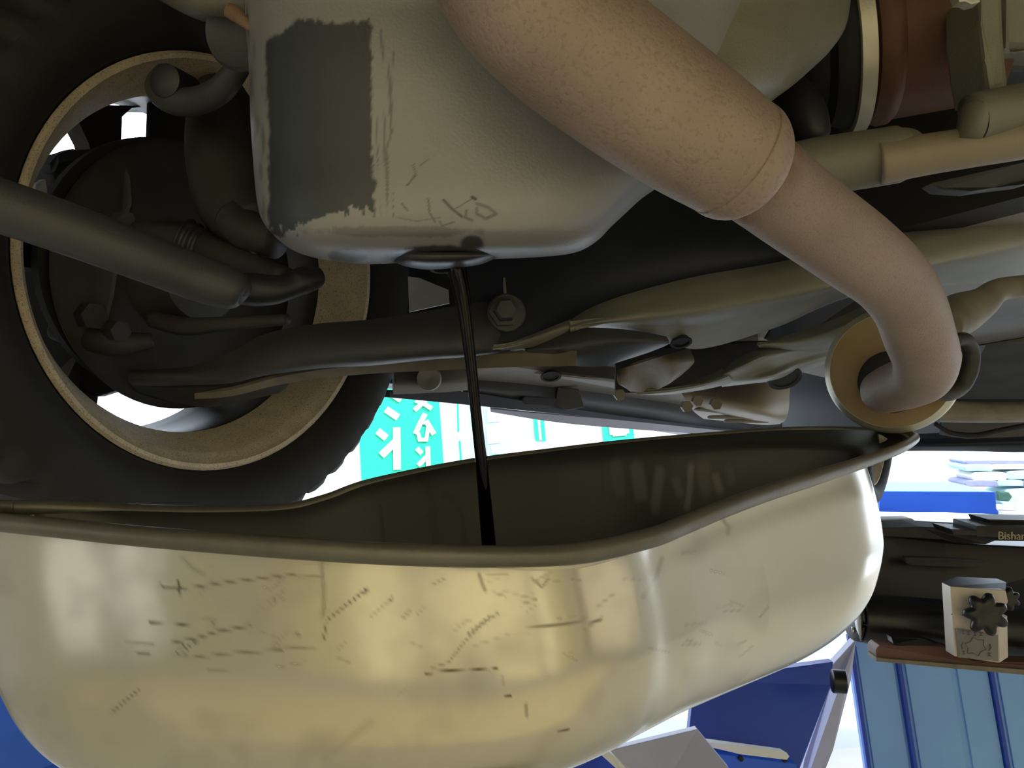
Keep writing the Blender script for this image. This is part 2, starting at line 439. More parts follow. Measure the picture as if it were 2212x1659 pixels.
# wheel ------------------------------------------------------------
def make_wheel(base, first=True):
    bar = lathe('front_wheel' if first else 'rear_wheel', base, Lw,
        [(.050,.176),(.056,.174),(.10,.178),(.16,.184),(.185,.184),(.200,.193),(.203,.199),(.199,.203),(.15,.195),(.10,.185),(.06,.18)], M_barrel, car, seg=96, closed=True)
    lathe('wheel_lip', base, Lw, [(-.004,.207),(-.007,.204),(-.006,.200),(.002,.1965),(.006,.1925),(.014,.189),(.050,.1735),(.053,.176),(.052,.19),(.012,.200),(.0,.206)], M_lipw, bar, seg=96, closed=True)
    # tyre with shoulder lugs
    prof = [(.002,.205),(-.010,.212),(-.021,.226),(-.025,.243),(-.020,.262),(-.008,.275),(.006,.2815),(.03,.284),(.10,.286),(.17,.284),(.194,.2815),(.208,.275),(.218,.262),(.222,.243),(.216,.226),(.205,.212),(.195,.205)]
    seg = 240; V = []; Fc = []
    e1 = Rw; e2 = Zw
    for i, (t, r) in enumerate(prof):
        for k in range(seg):
            th = 2*math.pi*k/seg; rr = r; tt = t
            if r > .27:
                lug = (k % 5) in (0, 1)
                if lug: rr -= .012 if r > .279 else .008
                if lug and .01 < t < .19 and i % 2: rr -= .002
            V.append(base + Lw*tt + (e1*math.cos(th) + e2*math.sin(th))*rr)
    n = len(prof)
    for i in range(n):
        i2 = (i+1) % n
        for k in range(seg):
            k2 = (k+1) % seg; Fc.append((i*seg+k, i*seg+k2, i2*seg+k2, i2*seg+k))
    t_ = new_mesh('tyre', V, Fc, M_tyre, bar)
    try: t_.data.set_sharp_from_angle(angle=R(35))
    except Exception: pass
    # spokes
    n = 5
    for k in range(n):
        a0 = R(SPK + 72*k); V = []; Fc = []
        st = [(.03,30),(.06,20),(.10,11),(.14,9),(.168,10.5),(.180,15),(.190,24)]
        for (rad, hw) in st:
            for s_, off in ((-1,.168),(1,.168),(1,.192),(-1,.192)):
                a = a0 + s_*R(hw*(.85 if off < .18 else 1)); q = .012 if rad < .07 else 0
                V.append(base + Lw*(off-q) + (Rw*math.cos(a) + Zw*math.sin(a))*rad)
        for i in range(len(st)-1):
            for j in range(4):
                j2 = (j+1) % 4; Fc.append((i*4+j, i*4+j2, (i+1)*4+j2, (i+1)*4+j))
        Fc.append((0,1,2,3)); Fc.append(tuple((len(st)-1)*4+j for j in range(4)))
        new_mesh('spoke', V, Fc, M_barrel, bar, smooth=False)
    lathe('hub', base, Lw, [(.12,.03),(.125,.07),(.175,.07),(.19,.045),(.195,.0)], M_barrel, bar, seg=40)
    return bar
SPK = 110
fw = make_wheel(WC)
rw = make_wheel(C(2.45, 0, WZ-.07), False)
# brake
tube('light_blocking_strut', [(395,60,.90,62),(385,180,.90,60),(372,300,.89,52),(360,420,.87,45)], M_black, car)  # added tube, blocks daylight in the upper spoke gaps
prism('light_blocking_plate', [(20,545,.865),(150,545,.865),(215,720,.865),(256,842,.865),(205,858,.865),(120,820,.865),(60,740,.865)], M_brake, car, .02, .003)  # added plate, blocks daylight slivers between wheel lip and dust shield
bd = lathe('brake_disc', WC, Lw, [(.095,.07),(.095,.138),(.107,.138),(.107,.07),(.12,.068),(.12,.0),(.09,.0),(.09,.07)], M_brake, car, seg=64)
lathe('dust_shield', WC + Rw*.014 - Zw*.006, Lw, [(.078,.05),(.080,.135),(.086,.145),(.088,.145),(.082,.134),(.081,.05)], M_brake, car, seg=64)
kn = lathe('steering_knuckle', WC - Z*.01, Lw, [(.03,.025),(.035,.045),(.06,.05),(.078,.06),(.09,.06)], M_knuckle, car, seg=32)
cal = prism('brake_caliper', flat([(112,345),(150,325),(215,318),(262,335),(285,380),(290,440),(265,500),(200,520),(130,480),(105,430),(118,380)], .80), M_knuckle, car, .05, .006, Lw)
prism('caliper_bracket', [(108,352,.80),(125,333,.80),(158,321,.80),(176,328,.80),(170,345,.795),(128,352,.795),(118,372,.795),(110,372,.80)], M_knuckle, cal, .02, .002, Lw)
prism('brake_pad', [(78,398,.81),(100,384,.81),(137,366,.80),(122,410,.80),(110,428,.80),(76,416,.81)], M_plate, cal, .01, .001, Lw)
bolt('caliper_bolt', 278, 474, .74, 17, -Lw, M_knuckle, car, .02, False)
prism('knuckle_arm', flat([(150,560),(210,545),(260,575),(250,640),(235,700),(190,712),(165,690),(160,620)], .78), M_knuckle, car, .04, .006, Lw)
bolt('ball_stud', 205, 683, .77, 30, -Lw, M_knuckle, car, .03, False)
bolt('ball_stud', 262, 716, .775, 24, -Lw, M_knuckle, car, .02, False)
tube('knuckle_foot', [(120,712,.80,22),(190,730,.79,30),(270,742,.79,26),(330,735,.80,16)], M_knuckle, car)
tube('tie_rod', [(330,690,.80,18),(400,705,.78,20),(480,700,.76,16),(620,690,.72,12)], M_knuckle, car)
# cv boot (ribbed) beside the drive shaft
q = [];
for k in range(9):
    x = 400 + k*17; y = 520 + k*7
    q += [(x, y, .70, 50 - k*2.5), (x+8, y+3, .70, 42 - k*2.5)]
tube('steering_boot', q, M_rubber, car, sub=3)
tube('steering_rack', [(300,500,.74,24),(420,525,.70,26),(620,600,.64,22)], M_brake, car)

# anti roll bar, upper left
tube('anti_roll_bar', [(560,90,.60,18),(525,130,.62,24),(480,190,.64,28),(425,218,.66,30),(375,215,.67,32),(345,190,.68,30),(360,160,.69,26)], M_arm, car)
lathe('bar_bushing', P(372,182,.665), (Fw*.8 - Lf*.2), [(-.012,.010),(-.010,.014),(.02,.014)], M_rubber, car, seg=24)
# spring/strut tower and gearbox mass behind the pan
tube('gearbox_casing', [(470,210,.80,60),(500,330,.76,95),(520,440,.72,90),(560,500,.68,60)], M_brake, car, seg=40)
bolt('gearbox_bolt', 553, 532, .66, 19, -Fw, M_knuckle, car, .02, False)
tube('gearbox_bracket', [(500,470,.68,40),(540,500,.67,44),(600,520,.66,40)], M_brake, car)
# engine edge at the top
sheet('engine_block', [[(330,-60,.60),(430,-60,.56),(560,-80,.54),(700,-80,.55)],
                       [(340,-10,.62),(430,25,.58),(540,20,.56),(700,20,.56)],
                       [(346,2,.70),(435,45,.68),(545,60,.66),(700,60,.66)]], M_case, car, thick=.01)
lathe('pulley', P(540,65,.59), (Fw*.9+RI*.25).normalized(), [(0,.030),(-.006,.033),(-.010,.031),(-.006,.020),(-.006,.0)], M_arm, car, seg=40)
sp = tube('sump_bolt', [(492,22,.53,15),(508,30,.53,17),(524,44,.53,13),(545,62,.53,10)], M_rust, car)

# drive shaft from the left
tube('drive_shaft', [(-220,372,.50,60),(-60,425,.51,60),(120,485,.53,57),(300,552,.55,53),(420,598,.57,50),(480,618,.575,47),(512,628,.577,41),(528,634,.578,28),(533,637,.578,8)], M_arm, car, seg=40)
tube('shaft_joint_boot', [(500,620,.60,30),(540,625,.605,36),(590,626,.61,32),(630,618,.615,26),(655,606,.62,30),(690,600,.63,22)], M_rubber, car, seg=32)

# lower control arm ------------------------------------------------
arm = sheet('control_arm', [
    [(280,800,.80),(340,797,.79),(420,790,.775),(500,760,.755),(570,722,.735),(680,700,.715),(800,690,.70),(920,672,.69),(1020,655,.68),(1110,650,.70),(1200,640,.78)],
    [(276,808,.79),(340,806,.775),(430,806,.76),(510,790,.735),(580,760,.715),(690,742,.695),(800,735,.68),(920,725,.67),(1020,715,.66),(1110,705,.695),(1200,690,.78)],
    [(277,822,.79),(340,822,.775),(430,822,.76),(510,816,.735),(580,800,.715),(690,785,.695),(800,778,.68),(920,768,.67),(1020,762,.66),(1110,752,.695),(1200,738,.78)],
    [(285,832,.80),(340,834,.79),(420,832,.775),(500,828,.755),(570,812,.735),(690,796,.715),(800,790,.70),(920,778,.69),(1020,770,.68),(1110,757,.70),(1200,742,.78)]], M_arm, car, thick=.005)
sheet('control_arm_flange', [
    [(420,850,.79),(500,842,.765),(600,815,.745),(700,798,.73),(820,786,.715),(950,772,.70),(1080,764,.69),(1245,764,.68)],
    [(420,862,.80),(500,856,.775),(600,832,.755),(700,817,.74),(820,806,.725),(950,800,.71),(1080,794,.70),(1245,790,.69)]], M_lip, car, thick=.004)
sheet('control_arm_underside', [
    [(285,832,.80),(380,838,.785),(470,834,.77),(560,815,.755),(640,803,.745)],
    [(300,850,.83),(380,864,.82),(460,870,.81),(540,850,.80),(620,835,.79)],
    [(340,862,.86),(390,872,.85),(450,880,.85),(520,868,.85),(600,850,.84)]], M_brake, car, thick=.005)
# subframe: dark side wall with bolt and slot
sub = sheet('subframe_side', [
    [(700,330,.82),(1000,340,.80),(1250,340,.82),(1500,350,.88),(1760,380,.96)],
    [(780,480,.76),(1000,480,.74),(1250,460,.77),(1500,450,.84),(1760,470,.92)],
    [(960,585,.71),(1020,570,.71),(1250,560,.74),(1500,530,.80),(1740,530,.88)],
    [(985,680,.685),(1020,680,.685),(1160,660,.70),(1420,605,.77),(1730,545,.87)],
    [(1010,765,.67),(1040,752,.67),(1160,722,.685),(1330,660,.73),(1725,556,.865)]], M_dark, car, thick=.006)
fb = lathe('flange_bolt', P(1090,672,.668), -Fw + Lf*-.15, [(-.006,.0135),(.001,.0135),(.002,.0100),(.013,.0098),(.0145,.008)], M_arm, car, seg=6, smooth=False)
lathe('bolt_washer', P(1094,676,.676), -Fw + Lf*-.15, [(-.012,.0165),(.001,.0165),(.002,.0155)], M_arm, car, seg=40)
tube('weld_bead', [(1089,600,.688,2.5),(1090,622,.684,3.6),(1092,640,.680,3.4)], M_floorpan, car, seg=10)
lathe('drilled_hole_collar', P(1470,506,.818), -Fw, [(0,.006),(.002,.006),(.002,.004),(-.004,.004)], M_black, car, seg=16)
# pale panel behind the gap left of the stream
prism('inner_wing_tab', [(881,597,.80),(905,600,.80),(968,626,.79),(970,655,.79),(884,674,.80)], mat('daylit_grey', (.55,.56,.60), .5), car, .004)  # pale grey carries the daylight falling on this outward face

# grey-green crossmember, pressed sheet
sheet('crossmember', [
    [(1225,700,.70),(1245,680,.71),(1340,640,.735),(1500,598,.78),(1700,562,.84),(1950,498,.90),(2212,438,.94),(2400,395,.98)],
    [(1228,704,.695),(1260,688,.70),(1350,655,.725),(1500,625,.76),(1700,590,.81),(1950,530,.87),(2212,475,.91),(2400,440,.95)],
    [(1232,706,.69),(1290,697,.695),(1380,684,.715),(1510,672,.745),(1700,640,.795),(1950,585,.86),(2212,525,.90),(2400,495,.94)],
    [(1236,707,.70),(1300,702,.71),(1400,705,.74),(1510,702,.78),(1690,668,.84),(1900,606,.90),(2212,560,.96),(2400,535,1.0)],
    [(1240,708,.72),(1310,707,.73),(1435,728,.77),(1530,722,.81),(1680,698,.88),(1880,628,.95),(2212,585,1.02),(2400,560,1.05)],
    [(1242,712,.75),(1320,711,.76),(1450,744,.80),(1525,752,.84),(1675,708,.92),(1870,634,.99),(2212,605,1.08),(2400,580,1.1)]], M_olive, car, sub=8, thick=.005)
lathe('drain_hole', P(1471,739,.785), (Z*-.9-Fw*.3), [(0,.011),(.0015,.0108),(.0015,.008),(-.004,.008)], M_black, car, seg=24)
# bracket ends at the left end of the crossmember
sheet('mounting_bracket', [
    [(1130,752,.69),(1175,733,.69),(1232,710,.70),(1300,708,.71),(1380,715,.73),(1440,727,.75)],
    [(1140,756,.685),(1190,752,.675),(1240,740,.685),(1310,735,.70),(1385,735,.72),(1446,740,.75)],
    [(1150,762,.69),(1200,766,.685),(1245,765,.69),(1310,760,.71),(1385,755,.735),(1435,748,.76)],
    [(1240,772,.72),(1242,780,.715),(1248,791,.715),(1305,791,.73),(1350,778,.75),(1400,762,.78)]], M_arm, car, sub=7, thick=.004)
sheet('mounting_bracket', [
    [(1035,748,.675),(1090,742,.675),(1150,722,.68),(1200,702,.69),(1232,690,.70)],
    [(1035,752,.67),(1090,748,.668),(1150,733,.67),(1200,715,.68),(1240,703,.695)],
    [(1040,758,.68),(1095,756,.68),(1150,750,.685),(1190,738,.69),(1236,712,.70)]], M_olive, car, sub=6, thick=.003)
# channel right of the slot
sheet('brace_channel', [
    [(1650,738,.93),(1720,718,.95),(1800,690,.97),(1890,652,.99),(1990,622,1.0)],
    [(1640,745,.92),(1720,728,.93),(1810,700,.95),(1900,664,.97),(2000,640,.99)],
    [(1640,750,.93),(1720,740,.92),(1810,712,.93),(1910,672,.95),(2010,655,.97)],
    [(1650,756,.95),(1730,754,.94),(1810,735,.95),(1915,692,.97),(2010,672,.99)],
    [(1665,760,.99),(1735,763,.98),(1800,752,.99),(1880,722,1.01),(1960,700,1.03)]], M_olive, car, sub=7, thick=.004)
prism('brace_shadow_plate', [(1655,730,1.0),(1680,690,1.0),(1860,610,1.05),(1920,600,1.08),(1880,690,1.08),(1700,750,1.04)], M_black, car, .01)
# second row: dark cavity back plate, wavy member and curved cover
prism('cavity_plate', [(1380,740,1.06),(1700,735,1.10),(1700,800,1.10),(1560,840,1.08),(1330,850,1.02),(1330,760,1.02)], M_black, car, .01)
sheet('curved_cover', [
    [(1330,800,.90),(1390,782,.88),(1440,766,.87),(1490,752,.90)],
    [(1335,815,.88),(1395,800,.91),(1450,785,.86),(1500,778,.89)],
    [(1345,832,.88),(1400,826,.95),(1450,812,.88),(1492,792,.90)],
    [(1362,846,.92),(1405,846,.98),(1440,832,.92),(1470,812,.94)]], M_lip, car, sub=6, thick=.003)
sheet('wavy_member', [
    [(1560,800,.98),(1600,770,.96),(1650,748,.95),(1720,742,.97),(1790,742,1.0),(1840,742,1.02)],
    [(1552,812,.96),(1600,792,.93),(1650,770,.92),(1720,757,.95),(1785,748,.98),(1840,745,1.0)],
    [(1550,822,.97),(1610,808,.95),(1660,798,.95),(1710,778,.97),(1780,760,.99),(1840,750,1.01)],
    [(1555,830,1.0),(1620,824,.96),(1670,814,.95),(1720,795,.98),(1780,778,1.0),(1835,760,1.02)],
    [(1560,836,1.05),(1630,828,1.03),(1680,822,1.03),(1730,806,1.04),(1780,787,1.05),(1830,770,1.06)]], M_olive, car, sub=7, thick=.004)
sheet('lower_brace', [
    [(1380,842,.99),(1450,832,.98),(1520,815,.97),(1560,795,.97)],
    [(1375,848,.97),(1450,842,.96),(1530,828,.95),(1575,812,.95)],
    [(1380,853,1.0),(1450,852,.99),(1530,840,.98),(1585,826,.98)]], M_olive, car, sub=6, thick=.004)
for (x, y) in ((1590,758),(1718,768)):
    pass
lathe('slot_ring', P(1695,817,1.0), (Z*-.8-Fw*.5), [(0,.022),(.002,.021),(.001,.016),(-.006,.016)], M_black, car, seg=24)
# tan tank with ribbed bottom
sheet('under_tank', [
    [(1460,822,1.25),(1560,808,1.22),(1650,800,1.2),(1710,790,1.24)],
    [(1470,845,1.22),(1570,848,1.16),(1650,850,1.15),(1706,845,1.22)],
    [(1485,870,1.22),(1580,880,1.15),(1650,890,1.14),(1704,882,1.22)],
    [(1500,890,1.28),(1580,897,1.22),(1660,905,1.2),(1698,905,1.26)],
    [(1520,905,1.40),(1590,912,1.36),(1650,918,1.34),(1685,916,1.38)]], M_beige, car, sub=7, thick=.01)
for (x0, y0, x1, y1, d) in [(1530,902,1640,903,1.235),(1565,910,1660,911,1.265),(1500,885,1560,889,1.22)]:
    tube('tank_rib', [(x0,y0,d+.01,2),(x0+12,y0-1,d,4),(x1-12,y1-1,d,4),(x1,y1,d+.01,2)], M_floorpan, car, seg=10)
for (x, y, s) in [(1485,878,13),(1508,866,12),(1548,873,13),(1525,830,14),(1340,853,13)]:
    bolt('tank_bolt', x, y, 1.10 if x > 1400 else .98, s, -Fw, M_lip, car, .012, False)
# left sill area behind the stream
sheet('jacking_panel', [
    [(850,800,1.10),(900,798,1.12),(960,795,1.14),(1010,790,1.17)],
    [(850,830,1.08),(905,828,1.10),(965,826,1.12),(1010,824,1.15)],
    [(850,852,1.09),(905,850,1.11),(965,847,1.13),(1010,843,1.16)]], M_floorpan, car, thick=.004)
lathe('pressed_dimple', P(926,818,1.09), -Fw, [(-.01,.017),(.002,.016),(.001,.010),(-.003,.002)], M_floorpan, car, seg=32)
sheet('sill_flange', [
    [(842,842,1.09),(1000,846,1.20),(1150,870,1.32),(1300,893,1.5),(1450,912,1.75),(1600,930,2.1),(1760,948,2.6)],
    [(842,858,1.09),(1000,873,1.20),(1150,888,1.32),(1300,903,1.5),(1450,918,1.75),(1600,934,2.1),(1760,950,2.6)]], M_dark, car, thick=.012)
sheet('lit_sill_strip', [
    [(1060,884,1.30),(1200,896,1.42),(1350,908,1.6),(1500,922,1.88),(1640,936,2.2)],
    [(1060,890,1.31),(1200,912,1.43),(1350,926,1.61),(1500,936,1.89),(1640,942,2.21)]], M_lilac, car, thick=.004)  # lilac colour stands in for light on the sill's lower flange
sheet('sill_panel', [
    [(1000,815,1.22),(1150,822,1.34),(1300,840,1.52),(1450,870,1.78),(1560,895,2.1),(1700,915,2.4)],
    [(1000,838,1.21),(1150,856,1.33),(1300,872,1.51),(1450,892,1.77),(1560,910,2.1),(1700,925,2.4)],
    [(1000,862,1.23),(1150,878,1.35),(1300,895,1.53),(1450,914,1.79),(1560,926,2.1),(1700,940,2.4)]], M_arm, car, thick=.006)
sheet('blue_grey_rail', [
    [(1030,795,1.25),(1130,806,1.34),(1250,822,1.45),(1330,842,1.55)],
    [(1030,812,1.24),(1130,825,1.33),(1250,838,1.44),(1330,850,1.54)]], M_floorpan, car, thick=.006)
prism('sill_clamp', flat([(1205,836,),(1250,840),(1262,880),(1225,886),(1198,876)], 1.38), M_arm, car, .02, .002)
prism('sill_notch', [(1128,862,1.30),(1133,857,1.30),(1205,862,1.36),(1200,876,1.36),(1128,873,1.30)], M_black, car, .004)
sheet('floor_panel_left', [
    [(1020,770,1.25),(1150,775,1.3),(1300,790,1.32),(1400,800,1.36)],
    [(1020,790,1.22),(1150,800,1.22),(1290,815,1.22),(1400,830,1.3)],
    [(1040,806,1.28),(1160,812,1.26),(1270,828,1.26),(1380,850,1.34)]], M_floorpan, car, thick=.005)
lathe('floor_hole', P(1190,812,1.215), (Z*-.9-Fw*.35), [(0,.016),(.002,.016),(.002,.012),(-.004,.012)], M_black, car, seg=24)

# exhaust ------------------------------------------------------------
ex = tube('exhaust_pipe', [(980,-260,.40,150),(1040,-150,.40,153),(1095,-50,.40,156),(1150,20,.40,158),(1240,98,.40,158),(1360,188,.405,154),(1480,272,.41,146),(1555,322,.415,137),(1592,348,.418,130),(1606,358,.42,118)], M_pipe, car, seg=64, sub=10)
tube('exhaust_sleeve_edge', [(1583,341,.417,134),(1594,349,.4185,133),(1600,353,.42,126)], M_pipe, ex, seg=64, sub=3)
rust = []
dp = tube('down_pipe', [(1540,310,.43,80),(1620,370,.44,101),(1680,418,.45,98),(1760,478,.465,93),(1850,543,.49,88),(1920,600,.515,80),(1962,660,.54,74),(1985,725,.565,71),(2000,772,.59,67),(1994,806,.612,62),(1966,824,.64,57),(1928,838,.668,52),(1906,846,.69,47)], M_pipe2, car, seg=140, sub=18)
for v_ in dp.data.vertices:
    q_ = v_.co - CAM; px_ = CX + F*q_.dot(RI)/q_.dot(Fw); py_ = CY - F*q_.dot(UP)/q_.dot(Fw)
    al = px_*.77 + py_*.64 - 1492
    k_ = max(0.0, 1 - max(0.0, al - 15)/85)
    rust.append(k_*(.75 + .9*mnoise.noise(v_.co*80) + .5*mnoise.noise(v_.co*260)) if al < 110 else 0)
a_ = dp.data.attributes.new('rust', 'FLOAT', 'POINT'); a_.data.foreach_set('value', np.clip(rust, 0, .9).astype(np.float32))
painted(M_pipe2, 'rust', (.20, .09, .04), .75)
# muffler
ax = (P(1985,845,.95) - P(1925,800,.72)).normalized()
mc = P(1925,800,.725)
def E(px, py, d): return P(px, py, d)
lathe('muffler', mc, (P(1960,800,.95) - mc).normalized(), [(.012,.0),(.006,.018),(-.002,.046),(-.004,.052),(.0,.0555),(.003,.0575),(.008,.058),(.012,.0565),(.045,.057),(.25,.057),(.27,.04),(.28,.0)], M_band, car, seg=72)
lathe('muffler_end_plate', mc, (P(1960,800,.95) - mc).normalized(), [(-.0045,.0515),(-.0038,.046),(.002,.03),(.004,.0),(.010,.0),(.003,.05)], mat('heat_tinted_plate', (.30,.23,.14), .6, .2, .15, 25, .3, 600, col2=(.27,.18,.09)), car, seg=72)
lathe('inlet_recess', P(1925,825,.716), (P(1960,800,.95) - mc).normalized(), [(-.001,.026),(.0,.028),(.003,.028),(.003,.0),(.002,.0)], M_black, car, seg=40)
# hanger hook right of the elbow
tube('exhaust_hanger', [(2062,735,.66,14),(2085,735,.67,16),(2098,760,.68,17),(2094,800,.68,18),(2075,835,.68,18),(2045,850,.67,17),(2012,845,.66,14)], M_brake, car, seg=20)
prism('hanger_clip', [(2040,830,.655),(2048,805,.655),(2058,800,.655),(2060,830,.655),(2046,845,.655)], M_brake, car, .01, .001)

# upper right: transmission, heat shield can, steering pipe -----------
def ringbody(name, rows, mt, parent, n=96, expo=3.2, sub=8, cap=True):
    """rows: py_left, px_left, py_right, px_right, d_front, d_back"""
    q = cr(rows, sub); V = []; Fc = []; uv = []
    aa = np.linspace(0, 2*np.pi, 4001)
    uu = np.sign(np.cos(aa))*np.abs(np.cos(aa))**(2/expo); vv = np.sign(np.sin(aa))*np.abs(np.sin(aa))**(2/expo)
    ll = np.concatenate([[0], np.cumsum(np.hypot(np.diff(uu)*2, np.diff(vv)))])
    tt = np.linspace(0, ll[-1], n, endpoint=False)
    UVR = list(zip(np.interp(tt, ll, uu).tolist(), np.interp(tt, ll, vv).tolist()))
    for (yl, xl, yr, xr, df, db) in q:
        for (u, v) in UVR:
            px = (xl+xr)/2 + u*(xr-xl)/2; py = (yl+yr)/2 + u*(yr-yl)/2
            d = (df+db)/2 - v*(db-df)/2
            V.append(P(px, py, d)); uv.append((px, py))
    m_ = len(q)
    for i in range(m_-1):
        for k in range(n):
            k2 = (k+1) % n; Fc.append((i*n+k, i*n+k2, (i+1)*n+k2, (i+1)*n+k))
    if cap: Fc.append(tuple(range(n))); Fc.append(tuple((m_-1)*n+k for k in range(n-1, -1, -1)))
    o = new_mesh(name, V, Fc, mt, parent)
    return o, uv
# transmission pan: soft lobe
tp, _ = ringbody('transmission_case', [(-160,1180,-160,1836,.50,.85),(-60,1200,-60,1842,.50,.85),(0,1220,0,1838,.50,.84),(60,1250,60,1826,.495,.83),(110,1300,110,1793,.49,.82),(150,1340,150,1752,.485,.80),(180,1380,185,1712,.485,.76),(215,1400,215,1672,.49,.74),(235,1420,235,1655,.50,.70),(330,1450,330,1600,.53,.62)], M_case, car, expo=2.3)
# oil pan
rows = [(-160,520,-160,1700,.47,.75),(-60,524,-60,1660,.47,.74),(0,528,0,1640,.47,.73),(60,531,60,1620,.468,.72),(140,537,140,1600,.466,.71),(260,541,260,1560,.465,.70),(340,546,330,1530,.464,.695),(400,551,400,1428,.463,.69),(440,556,430,1385,.463,.685),(475,566,462,1350,.464,.68),(505,588,492,1318,.467,.67),(528,614,515,1296,.474,.66),(545,642,535,1268,.484,.65),(558,685,546,1240,.500,.63),(567,740,552,1205,.520,.61),(571,800,556,1160,.545,.60)]
n_ = 640
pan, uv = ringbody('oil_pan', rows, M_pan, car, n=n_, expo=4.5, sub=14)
def setattr_(o, name, arr):
    a = o.data.attributes.new(name, 'FLOAT', 'POINT'); a.data.foreach_set('value', np.clip(arr, 0, 1).astype(np.float32))
def nz(x, y, s, seed=0): return mnoise.noise(Vector((x*s + seed*17.3, y*s - seed*5.1, seed*3.7)))
def sm(e0, e1, x):
    t = max(0.0, min(1.0, (x-e0)/(e1-e0))); return t*t*(3-2*t)
def segd(px, py, a, b):
    ax_, ay = a; bx, by = b; dx, dy = bx-ax_, by-ay
    t = max(0, min(1, ((px-ax_)*dx + (py-ay)*dy)/(dx*dx+dy*dy+1e-9)))
    return math.hypot(px-ax_-t*dx, py-ay-t*dy), t
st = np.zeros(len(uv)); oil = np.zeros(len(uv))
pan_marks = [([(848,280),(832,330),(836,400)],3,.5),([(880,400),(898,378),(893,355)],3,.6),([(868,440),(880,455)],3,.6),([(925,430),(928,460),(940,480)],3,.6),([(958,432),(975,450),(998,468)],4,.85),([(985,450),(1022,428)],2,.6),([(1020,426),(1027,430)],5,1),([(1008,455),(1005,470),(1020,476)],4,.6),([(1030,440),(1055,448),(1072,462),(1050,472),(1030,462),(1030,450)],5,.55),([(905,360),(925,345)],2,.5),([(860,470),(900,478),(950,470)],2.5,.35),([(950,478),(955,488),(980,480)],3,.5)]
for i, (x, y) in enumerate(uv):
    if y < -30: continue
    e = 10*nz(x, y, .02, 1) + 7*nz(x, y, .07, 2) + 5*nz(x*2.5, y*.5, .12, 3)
    # darker patch on the front face with ragged edge
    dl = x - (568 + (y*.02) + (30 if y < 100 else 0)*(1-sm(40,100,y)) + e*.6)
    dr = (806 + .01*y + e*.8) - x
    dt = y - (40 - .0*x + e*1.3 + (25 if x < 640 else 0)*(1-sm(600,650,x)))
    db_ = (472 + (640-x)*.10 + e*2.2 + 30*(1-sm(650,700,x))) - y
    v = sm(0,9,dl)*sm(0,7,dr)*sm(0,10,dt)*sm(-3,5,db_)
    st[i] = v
    # streaky edges beside the patch
    if 805 < x < 850 and 60 < y < 470: st[i] = max(st[i], .55*sm(.15,.5, nz(x*3, y*.25, .05, 5)))
    if 535 < x < 575 and 60 < y < 520: st[i] = max(st[i], .45*sm(.05,.4, nz(x*2.2, y*.3, .05, 6)))
    for pts, w, s_ in pan_marks:
        for a, b in zip(pts, pts[1:]):
            if abs(x-a[0]) < 60 and abs(y-a[1]) < 60:
                dd, _ = segd(x, y, a, b); st[i] = max(st[i], s_*(1-sm(w*.4, w, dd)))
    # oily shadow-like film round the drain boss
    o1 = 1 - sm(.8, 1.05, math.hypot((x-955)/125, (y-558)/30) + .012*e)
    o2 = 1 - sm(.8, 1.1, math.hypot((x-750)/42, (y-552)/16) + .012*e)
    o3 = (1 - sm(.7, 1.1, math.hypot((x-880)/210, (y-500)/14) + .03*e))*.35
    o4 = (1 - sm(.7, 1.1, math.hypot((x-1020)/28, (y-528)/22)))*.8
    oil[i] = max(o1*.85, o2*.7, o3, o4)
setattr_(pan, 'mark', st); setattr_(pan, 'oil', oil)
# drain boss
M_boss = mat('oily_dark_metal', (.04,.04,.046), .35, .2, .2, 20)
boss, _ = ringbody('drain_boss', [(545,838,545,1078,.485,.585),(555,842,553,1078,.484,.59),(566,852,563,1060,.487,.59),(575,875,571,1038,.495,.58),(581,905,576,1010,.508,.57),(583,930,579,985,.52,.555)], M_boss, pan, n=64, expo=2.6)
lathe('drain_hole_collar', P(960,577,.535), Vector((0,0,-1)), [(-.004,.010),(.0015,.010),(.0015,.0075),(-.004,.0075)], M_black, pan, seg=32)
# rust brown can with band
canaxis = (P(2110,130,.70) - P(1870,175,.72)).normalized()
cb = P(1852,95,.735)
can = lathe('heat_shield_can', cb, canaxis, [(0,.060),(.004,.072),(.012,.076),(.020,.0755),(.024,.072),(.1075,.072),(.110,.068),(.110,.0)], M_canrust, car, seg=72)
lathe('can_band', cb, canaxis, [(-.014,.0775),(-.013,.0795),(-.001,.0795),(0,.0775),(-.001,.07),(-.013,.07)], M_band, can, seg=72, closed=True)
lathe('can_neck', cb, canaxis, [(-.06,.045),(-.05,.055),(-.035,.058),(-.03,.068),(-.016,.074),(-.004,.074)], M_black, can, seg=48)
# bracket and housing at the right edge
prism('ribbed_bracket', [(2118,-40,.60),(2165,-40,.60),(2168,60,.605),(2175,150,.61),(2180,185,.61),(2138,196,.61),(2128,130,.605),(2120,50,.60)], M_case, car, .05, .004)
prism('housing_block', [(2172,-40,.64),(2330,-40,.64),(2330,112,.65),(2190,110,.65),(2174,104,.64)], M_case, car, .06, .006)
prism('housing_block', [(2178,112,.68),(2330,115,.68),(2330,150,.68),(2182,152,.68)], M_arm, car, .05, .004)
tube('starter_body', [(2105,255,.60,52),(2118,252,.60,53),(2260,224,.60,54),(2400,196,.60,54)], M_case, car, seg=40)
prism('bright_clip', [(2066,-20,.58),(2120,-20,.58),(2118,4,.58),(2098,9,.58),(2086,3,.58),(2072,4,.58)], M_band, car, .01, .001)
